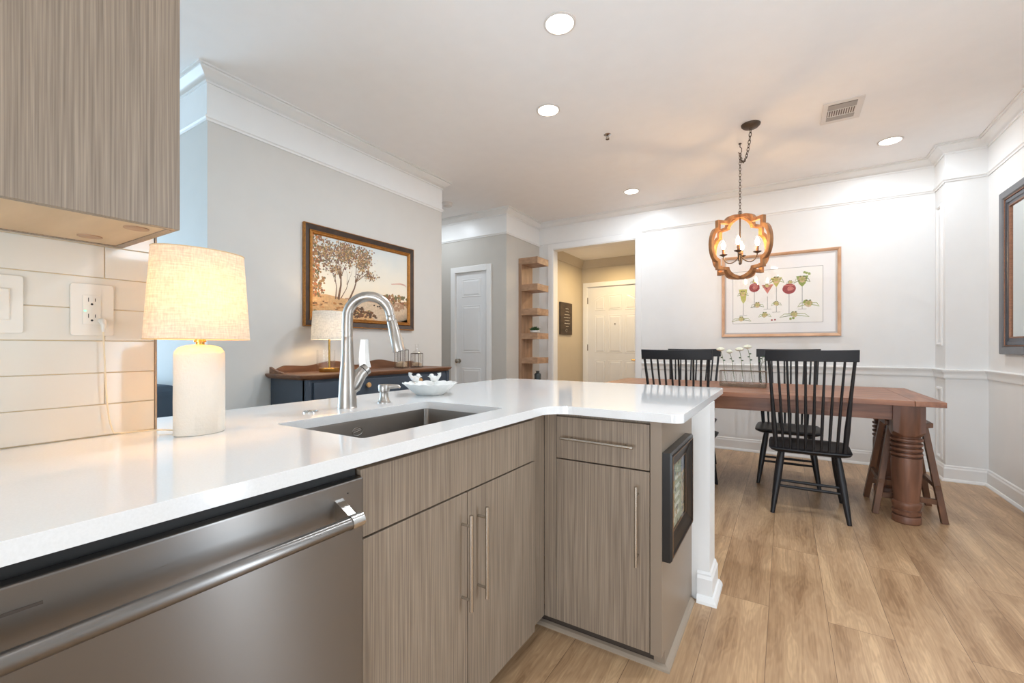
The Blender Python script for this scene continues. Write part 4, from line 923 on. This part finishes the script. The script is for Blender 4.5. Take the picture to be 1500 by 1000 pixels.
smk = MB().lathe([(.040, -.045), (.052, -.040), (.058, -.028), (.058, -.012), (.064, -.010), (.064, -.0005)], (-3.42, 4.02, CEIL), 28).build('smoke_detector', 'vent', smooth=True)
tag(smk, 'round white smoke detector on the hall ceiling', 'smoke detector')

# ------------------------------------------------------------ lantern pendant
HXp, HYp = -.323, 4.157
pd = thing('pendant_lantern', 'wooden quatrefoil lantern pendant with candle bulbs over the dining table', 'pendant light', (HXp, HYp, 2.0))
CPX, CPY = -.225, 3.845
MB().lathe([(.012, -.036), (.014, -.030), (.052, -.024), (.062, -.014), (.066, -.010), (.068, -.001)], (CPX, CPY, CEIL), 36).build('canopy', 'bronze', pd, smooth=True)
def chain(path, ln, r_):
    """links strung along a polyline"""
    P_ = [Vector(p) for p in path]; L = [0]
    for i in range(1, len(P_)): L.append(L[-1]+(P_[i]-P_[i-1]).length)
    def at(s):
        s = min(max(s, 0), L[-1])
        for i in range(1, len(P_)):
            if s <= L[i]: t = (s-L[i-1])/(L[i]-L[i-1] or 1); return P_[i-1].lerp(P_[i], t)
        return P_[-1]
    b = MB(); n = int(L[-1]/(ln*.78))
    for k in range(n):
        s = (k+.5)*L[-1]/n; a, c = at(s-ln*.5), at(s+ln*.5); d = (c-a).normalized(); p = at(s)
        e_ = d.cross(Vector((.37, .9, .11))).normalized(); f_ = d.cross(e_); w_ = e_ if k % 2 else f_
        pts = [p+d*(ln*.5*math.cos(t))*1.02+w_*(ln*.27*math.sin(t)) for t in [2*PI*i/12 for i in range(12)]]
        b.tube(pts, r_, 6, closed=True)
    return b
part(chain([(HXp, HYp, 2.775), (HXp, HYp, 2.285)], .030, .0022).build('chain', 'bronze', pd, smooth=True), 'hanging chain')
cv = [Vector((CPX, CPY, 2.825)).lerp(Vector((HXp, HYp, 2.80)), t)+Vector((0, 0, -.78*t*(1-t)**.55*.55-.02)) for t in [i/14 for i in range(15)]]
sagp = bez((CPX, CPY, 2.825), (CPX-.02, CPY+.03, 2.60), (HXp+.02, HYp-.05, 2.60), (HXp, HYp, 2.775), 20)
chain(sagp, .034, .0026).build('swag_chain', 'bronze', pd, smooth=True)
b = MB().lathe([(.012, -.006), (.012, -.0005)], (HXp, HYp, CEIL), 14); b.tube([(HXp, HYp, CEIL-.004), (HXp, HYp, CEIL-.03), (HXp+.012, HYp, CEIL-.045), (HXp+.012, HYp, CEIL-.075), (HXp, HYp, CEIL-.088), (HXp-.012, HYp, CEIL-.075)], .0035, 8)
b.build('ceiling_hook', 'bronze', pd, smooth=True)
ZC = 1.984
def quat(s):
    """quatrefoil outline with square shoulders, s = inward offset"""
    a, h = .315-s, .272-s; cx_, cz_ = .246-s, .205-s; nx, nz = .155-s, .142-s*.9
    q1 = [(a*1.0, 0)]
    for i in range(1, 7): t = i/6*PI/2; q1.append((cx_-.012+(a-cx_+.012)*math.cos(t)**.8, nz*math.sin(t)))
    q1[-1] = (cx_, nz); q1.append((cx_, cz_)); q1.append((nx, cz_))
    for i in range(1, 7): t = i/6*PI/2; q1.append((nx*math.cos(t), cz_+(h-cz_)*math.sin(t)))
    full = q1[:]
    full += [(-x, z) for x, z in reversed(q1[:-1])]
    full += [(-x, -z) for x, z in q1[1:]]
    full += [(x, -z) for x, z in reversed(q1[1:-1])]
    return full
vang = math.atan2(HYp, HXp)
for k, s in enumerate((1, -1)):
    ang = vang+s*PI/4*.98+PI/2*0; ux, uy = math.cos(ang), math.sin(ang)
    f_ = lambda x, y, z, ux=ux, uy=uy: (HXp+ux*x-uy*z, HYp+uy*x+ux*z, ZC+y)
    dz_ = 0.0
    b = MB().prism(quat(0), [quat(.026)], -.017, .017, f_); b.build('wooden_frame', 'lant', pd, bevel=.002)
b = MB().tube([(HXp, HYp, ZC+.295), (HXp, HYp, ZC-.13)], .006, 10); b.tube([(HXp+.014*math.cos(t), HYp+.0, ZC+.290+.014*math.sin(t)) for t in [2*PI*i/12 for i in range(12)]], .003, 6, closed=True)
b.sphere((HXp, HYp, ZC-.055), .016, 12); b.sphere((HXp, HYp, ZC-.135), .011, 12, sz=1.5); b.build('center_rod', 'bronze', pd, smooth=True)
for k in range(4):
    a = vang+math.radians(84)+k*PI/2; d = Vector((math.cos(a), math.sin(a), 0)); c0 = Vector((HXp, HYp, ZC-.055)); rr = .128
    b = MB().tube(bez(c0, c0+d*.03+Vector((0, 0, -.10)), c0+d*rr+Vector((0, 0, -.10)), c0+d*rr, 14), .0045, 8)
    e_ = c0+d*rr
    b.lathe([(.005, -.012), (.030, .000), (.032, .004), (.006, .006)], e_, 18)
    arm = b.build('arm', 'bronze', pd, smooth=True)
    part(MB().lathe([(.0105, .004), (.0105, .050), (.004, .052)], e_, 14).build('candle_sleeve', 'copper', arm, smooth=True), 'candle sleeve')
    MB().lathe([(.006, .052), (.011, .058), (.0165, .075), (.0155, .090), (.009, .108), (.003, .122), (.0005, .128)], e_, 14).build('flame_bulb', 'bulb', arm, smooth=True)

# ------------------------------------------------------------ dining table
TX0, TX1, TY0, TY1, TZ = -1.43, .812, 3.55, 4.64, .810
tb = thing('dining_table', 'long reddish farmhouse dining table with thick turned legs', 'table', ((TX0+TX1)/2, (TY0+TY1)/2, 0))
b = MB(); n = 6
yw = (TY1-TY0-.0)/n
for k in range(n): b.box(TX0+.142, TX1-.142, TY0+k*yw+.0006, TY0+(k+1)*yw-.0006, TZ-.032, TZ)
b.build('top', 'table', tb, bevel=.0015)
for x0 in (TX0, TX1-.14): MB().box(x0, x0+.14, TY0, TY1, TZ-.032, TZ).build('breadboard_end', grain('breadboard', (112, 72, 50), (170, 118, 86), 2.2, .38, (9, 1, 9), c3=(144, 94, 67)) if x0 == TX0 else bpy.data.materials['breadboard'], tb, bevel=.0015)
lx0, lx1, ly0_, ly1_ = TX0+.15, .672, 3.785, 4.485
b = MB(); za, zb = .665, TZ-.033
b.box(lx0, lx1, ly0_-.055, ly0_-.030, za, zb); b.build('apron', 'table', tb, bevel=.002)
MB().box(lx0, lx1, ly1_+.030, ly1_+.055, za, zb).build('apron', 'table', tb, bevel=.002)
for x in (lx0, lx1): MB().box(x-.012, x+.012, ly0_, ly1_, za, zb).build('apron', 'table', tb, bevel=.002)
tprof = [(.069, 0), (.074, .006), (.075, .040), (.071, .048), (.060, .050), (.060, .056), (.074, .060), (.075, .078), (.062, .082), (.060, .088), (.070, .092), (.072, .104), (.078, .122), (.074, .134), (.064, .140), (.066, .16), (.074, .26), (.0785, .34), (.079, .40), (.077, .425)]
z = .425
for k in range(4): tprof += [(.062, z+.002), (.061, z+.008), (.077, z+.0105), (.0825, z+.017), (.0815, z+.027), (.074, z+.0305)]; z += .032
tprof += [(.070, z+.001), (.070, z+.012)]
for x in (lx0, lx1):
    for y in (ly0_, ly1_):
        b = MB().lathe(tprof, (x, y, 0), 40); hw = .079
        def sqr(f_, z_):
            out = []
            for i in range(40):
                a = 2*PI*i/40; rs = hw/max(abs(math.cos(a)), abs(math.sin(a))); rr = .070*(1-f_)+rs*f_; out.append((x+rr*math.cos(a), y+rr*math.sin(a), z_+(.026*(min(1, (rs/hw-1)/.414)) if f_ > .5 and z_ < .65 else 0)))
            return out
        b.loft([sqr(0, z+.006), sqr(.6, z+.010), sqr(1, z+.020), sqr(1, TZ-.033)], True, True)
        b.build('leg', 'leg', tb, smooth=True)

# ------------------------------------------------------------ chairs
def make_chair(rail):
    t = thing('dining_chair', '', 'chair', (0, 0, 0), 'black spindle-back dining chairs')
    def srow(i, z, zs_=0):
        pts = []
        for x, y in [(-.235, -.17), (-.225, -.215), (-.19, -.232), (0, -.245), (.19, -.232), (.225, -.215), (.235, -.17), (.242, .05), (.238, .17), (.215, .205), (.12, .222), (0, .226), (-.12, .222), (-.215, .205), (-.238, .17), (-.242, .05)]:
            l_ = math.hypot(x, y); pts.append((x*(1-i/l_), y*(1-i/l_)-.0, z))
        return pts
    b = MB().loft([srow(.045, .416), srow(.010, .430), srow(0, .440), srow(.002, .447), srow(.014, .4505), srow(.07, .449), srow(.14, .442)]); b.build('seat', 'black', t, smooth=True)
    for sx in (-1, 1):
        for sy in (-1, 1):
            p0 = Vector((sx*.155, sy*.165, .425)); p1 = Vector((sx*.212, sy*.238, 0))
            MB().tube([p0, p0.lerp(p1, .15), p0.lerp(p1, .42), p0.lerp(p1, .8), p1], [.016, .020, .0225, .0175, .0130], 12).build('leg', 'black', t, smooth=True)
    for sy in (rail,):
        for z in (.222, .186):
            f_ = (.425-z)/.425; x = .155+.057*f_; y = sy*(.165+.073*f_)
            MB().tube([(-x, y, z), (0, y, z), (x, y, z)], [.008, .0105, .008], 8).build('stretcher', 'black', t, smooth=True)
    nS = 10
    for k in range(nS):
        u = -1+2*k/(nS-1); xb = u*.190; yb = -.205-.025*(1-u*u); xt = u*.232; yt = -.325-.030*(1-u*u)
        post = k in (0, nS-1); p0 = Vector((xb, yb, .44)); p1 = Vector((xt, yt, 1.075))
        mid = p0.lerp(p1, .45)+Vector((0, .012, 0))
        rr = [.0135, .0165, .0105, .009] if post else [.0075, .0096, .008, .0068]
        MB().tube([p0, p0.lerp(p1, .25)+Vector((0, .008, 0)), p0.lerp(p1, .6)+Vector((0, .012, 0)), p1], rr, 10).build('back_post' if post else 'spindle', 'black', t, smooth=True)
    lo = []
    for k in range(17):
        u = -1+2*k/16; x = u*.252; y = -.318-.036*(1-u*u); lean = -.012
        th = .010
        lo.append([(x, y-th, 1.046), (x, y+th, 1.046), (x, y+th+lean, 1.118+.004*u*u), (x, y-th+lean, 1.118+.004*u*u)])
    MB().loft(lo).build('crest_rail', 'black', t, bevel=.003)
    return t
def copy_tree(o, parent=None):
    c = o.copy(); C.objects.link(c)
    if parent: c.parent = parent; c.matrix_parent_inverse = o.matrix_parent_inverse.copy()
    for ch in list(o.children): copy_tree(ch, c)
    return c
chair0 = make_chair(-1); chair2 = make_chair(1)
spots = [(.138, 3.745, 0, 'black spindle-back chair in front, right near side of the table'),
         (-.695, 3.745, 0, 'black spindle-back chair partly hidden by the white peninsula, near side of table'),
         (.02, 4.44, PI, 'black chair on the far side, behind the front right chair'),
         (-.79, 4.44, PI, 'black chair on the far side of the table, left of the flowers')]
spare = [copy_tree(chair0), chair2, copy_tree(chair2)]
for (x, y, rz, lb), o in zip(spots, [chair0]+spare): o.location = (x, y, 0); o.rotation_euler = (0, 0, rz); o['label'] = lb

# ------------------------------------------------------------ saddle stool under the table end
st = thing('wooden_stool', 'dark oak stool with slanted square legs tucked under the table end', 'stool', (.70, 4.08, 0))
sy0, sy1 = 3.875, 4.265
for sx in (-1, 1):
    for y_, sg_ in ((sy0, 1), (sy1, -1)):
        MB().beam((.70+sx*.175, y_, .0), (.70+sx*.085, y_+sg_*.05, .610), .034, .046, (0, 1, 0)).build('leg', 'stool', st, bevel=.002)
def sl_(z, sx, y_, sg_): f_ = z/.625; return Vector((.70+sx*(.175-.09*f_), y_+sg_*.05*f_, z))
for y_, sg_ in ((sy0, 1), (sy1, -1)): MB().beam(sl_(.13, -1, y_, sg_), sl_(.13, 1, y_, sg_), .022, .034).build('rung', 'stool', st, bevel=.001)
for sx in (-1, 1): MB().beam(sl_(.225, sx, sy0-.0, 1)+Vector((0, -.03, 0)), sl_(.225, sx, sy1, -1)+Vector((0, .03, 0)), .024, .028).build('rung', 'stool', st, bevel=.001)
lo = []
for k in range(13):
    u = -1+2*k/12; y = 4.07; x = .70+u*.122; z_ = .600+.010*u*u
    lo.append([(x, 3.88, z_), (x, 4.26, z_), (x, 4.26, z_+.032), (x, 3.88, z_+.032)])
MB().loft(lo).build('seat', 'stool', st, bevel=.004)

# ------------------------------------------------------------ bud vase rack and flowers
RXx, RYy, RZ = -.297, 4.09, TZ
rk = thing('bud_vase_rack', 'wire and wood rack holding five glass bud vases on the table', 'vase rack', (RXx, RYy, RZ))
x0, x1, ya, yb_ = -.465, -.130, RYy-.036, RYy+.036
MB().box(x0, x1, ya, yb_, RZ, RZ+.022).build('tray', plain('grey_weathered_wood', (120, 100, 82), .8, var=.2, scale=30), rk, bevel=.001)
b = MB(); zt = RZ+.132
for y in (ya, yb_):
    b.tube([(x0, y, zt), (x1, y, zt)], .003, 6)
    for x in (x0, x1): b.tube([(x, y, RZ+.003), (x, y, zt)], .003, 6)
for x in (x0, x1): b.tube([(x, ya, zt), (x, yb_, zt)], .003, 6)
for y in (ya,): 
    for z_ in (.042, .030): b.tube([(x0, y, RZ+z_), (x1, y, RZ+z_)], .0018, 6)
b.build('wire_frame', 'wire', rk)
tx = [-.430, -.364, -.298, -.232, -.164]
for x in tx: MB().lathe([(.021, .024), (.023, .03), (.023, .10), (.012, .125), (.0115, .188), (.014, .192), (.0125, .192), (.0100, .188), (.0102, .125), (.021, .10), (.021, .032), (.001, .030)], (x, RYy, RZ), 16).build('bud_vase', 'glass', rk, smooth=True)
fl = [(0, (-.465, 1.112), 'white button flower leaning furthest left in the rack'), (1, (-.396, 1.092), 'smallest white flower, second from the left in the rack'), (2, (-.322, 1.112), 'white flower in the middle vase of the rack'), (3, (-.262, 1.132), 'tallest white flower in the rack')]
for i, (hx, hz), lb in fl:
    t = thing('cut_flower', lb, 'flower', (tx[i], RYy, RZ+.03), 'white flowers in the bud vases')
    p0, p1 = (tx[i]+.010, RYy, RZ+.034), (hx, RYy-.01, hz)
    sp_pts = bez(p0, (tx[i]-.012, RYy, RZ+.12), (tx[i]+(hx-tx[i])*.2+.004, RYy, RZ+.22), p1, 12)
    MB().tube(sp_pts, .0022, 6).build('stem', 'stem', t, smooth=True)
    b = MB(); s = .021 if i == 1 else .029
    b.lathe([(.004, -.008), (s*.8, -.002), (s, .006), (s*.85, .016), (s*.3, .022), (.001, .023)], (hx, RYy-.01, hz), 16, flute=.08, nf=8)
    for k in range(46): a = k*2.4; rr = s*math.sqrt(k/46); b.sphere((hx+rr*math.cos(a), RYy-.01+rr*math.sin(a), hz+.021-.014*(rr/s)**2), .0052, 6, sz=1.3)
    b.build('blossom', 'petal', t, smooth=True)
    b = MB()
    for k, j in enumerate((8, 9, 10)[:2 if i != 3 else 3]): c_ = sp_pts[j]+Vector(((-1)**k*.008, 0, .003)); b.sphere(c_, .009, 8, sz=.6, sy=.5)
    b.build('leaves', 'leaf', t)
t = thing('leaf_sprig', 'small green leafy sprig in the rightmost bud vase', 'flower', (tx[4], RYy, RZ+.03))
b = MB().tube(bez((tx[4], RYy, RZ+.034), (tx[4]-.01, RYy, RZ+.12), (tx[4], RYy, RZ+.19), (tx[4]+.012, RYy, RZ+.245), 10), .002, 6); b.tube([(tx[4], RYy, RZ+.19), (tx[4]+.03, RYy, RZ+.225)], .0015, 5); b.build('stem', 'stem', t)
b = MB()
for dx, dz in ((-.012, .215), (.012, .25), (.030, .228), (-.002, .235)): b.sphere((tx[4]+dx, RYy, RZ+dz), .010, 8, sz=.6, sy=.5)
b.build('leaves', 'leaf', t)
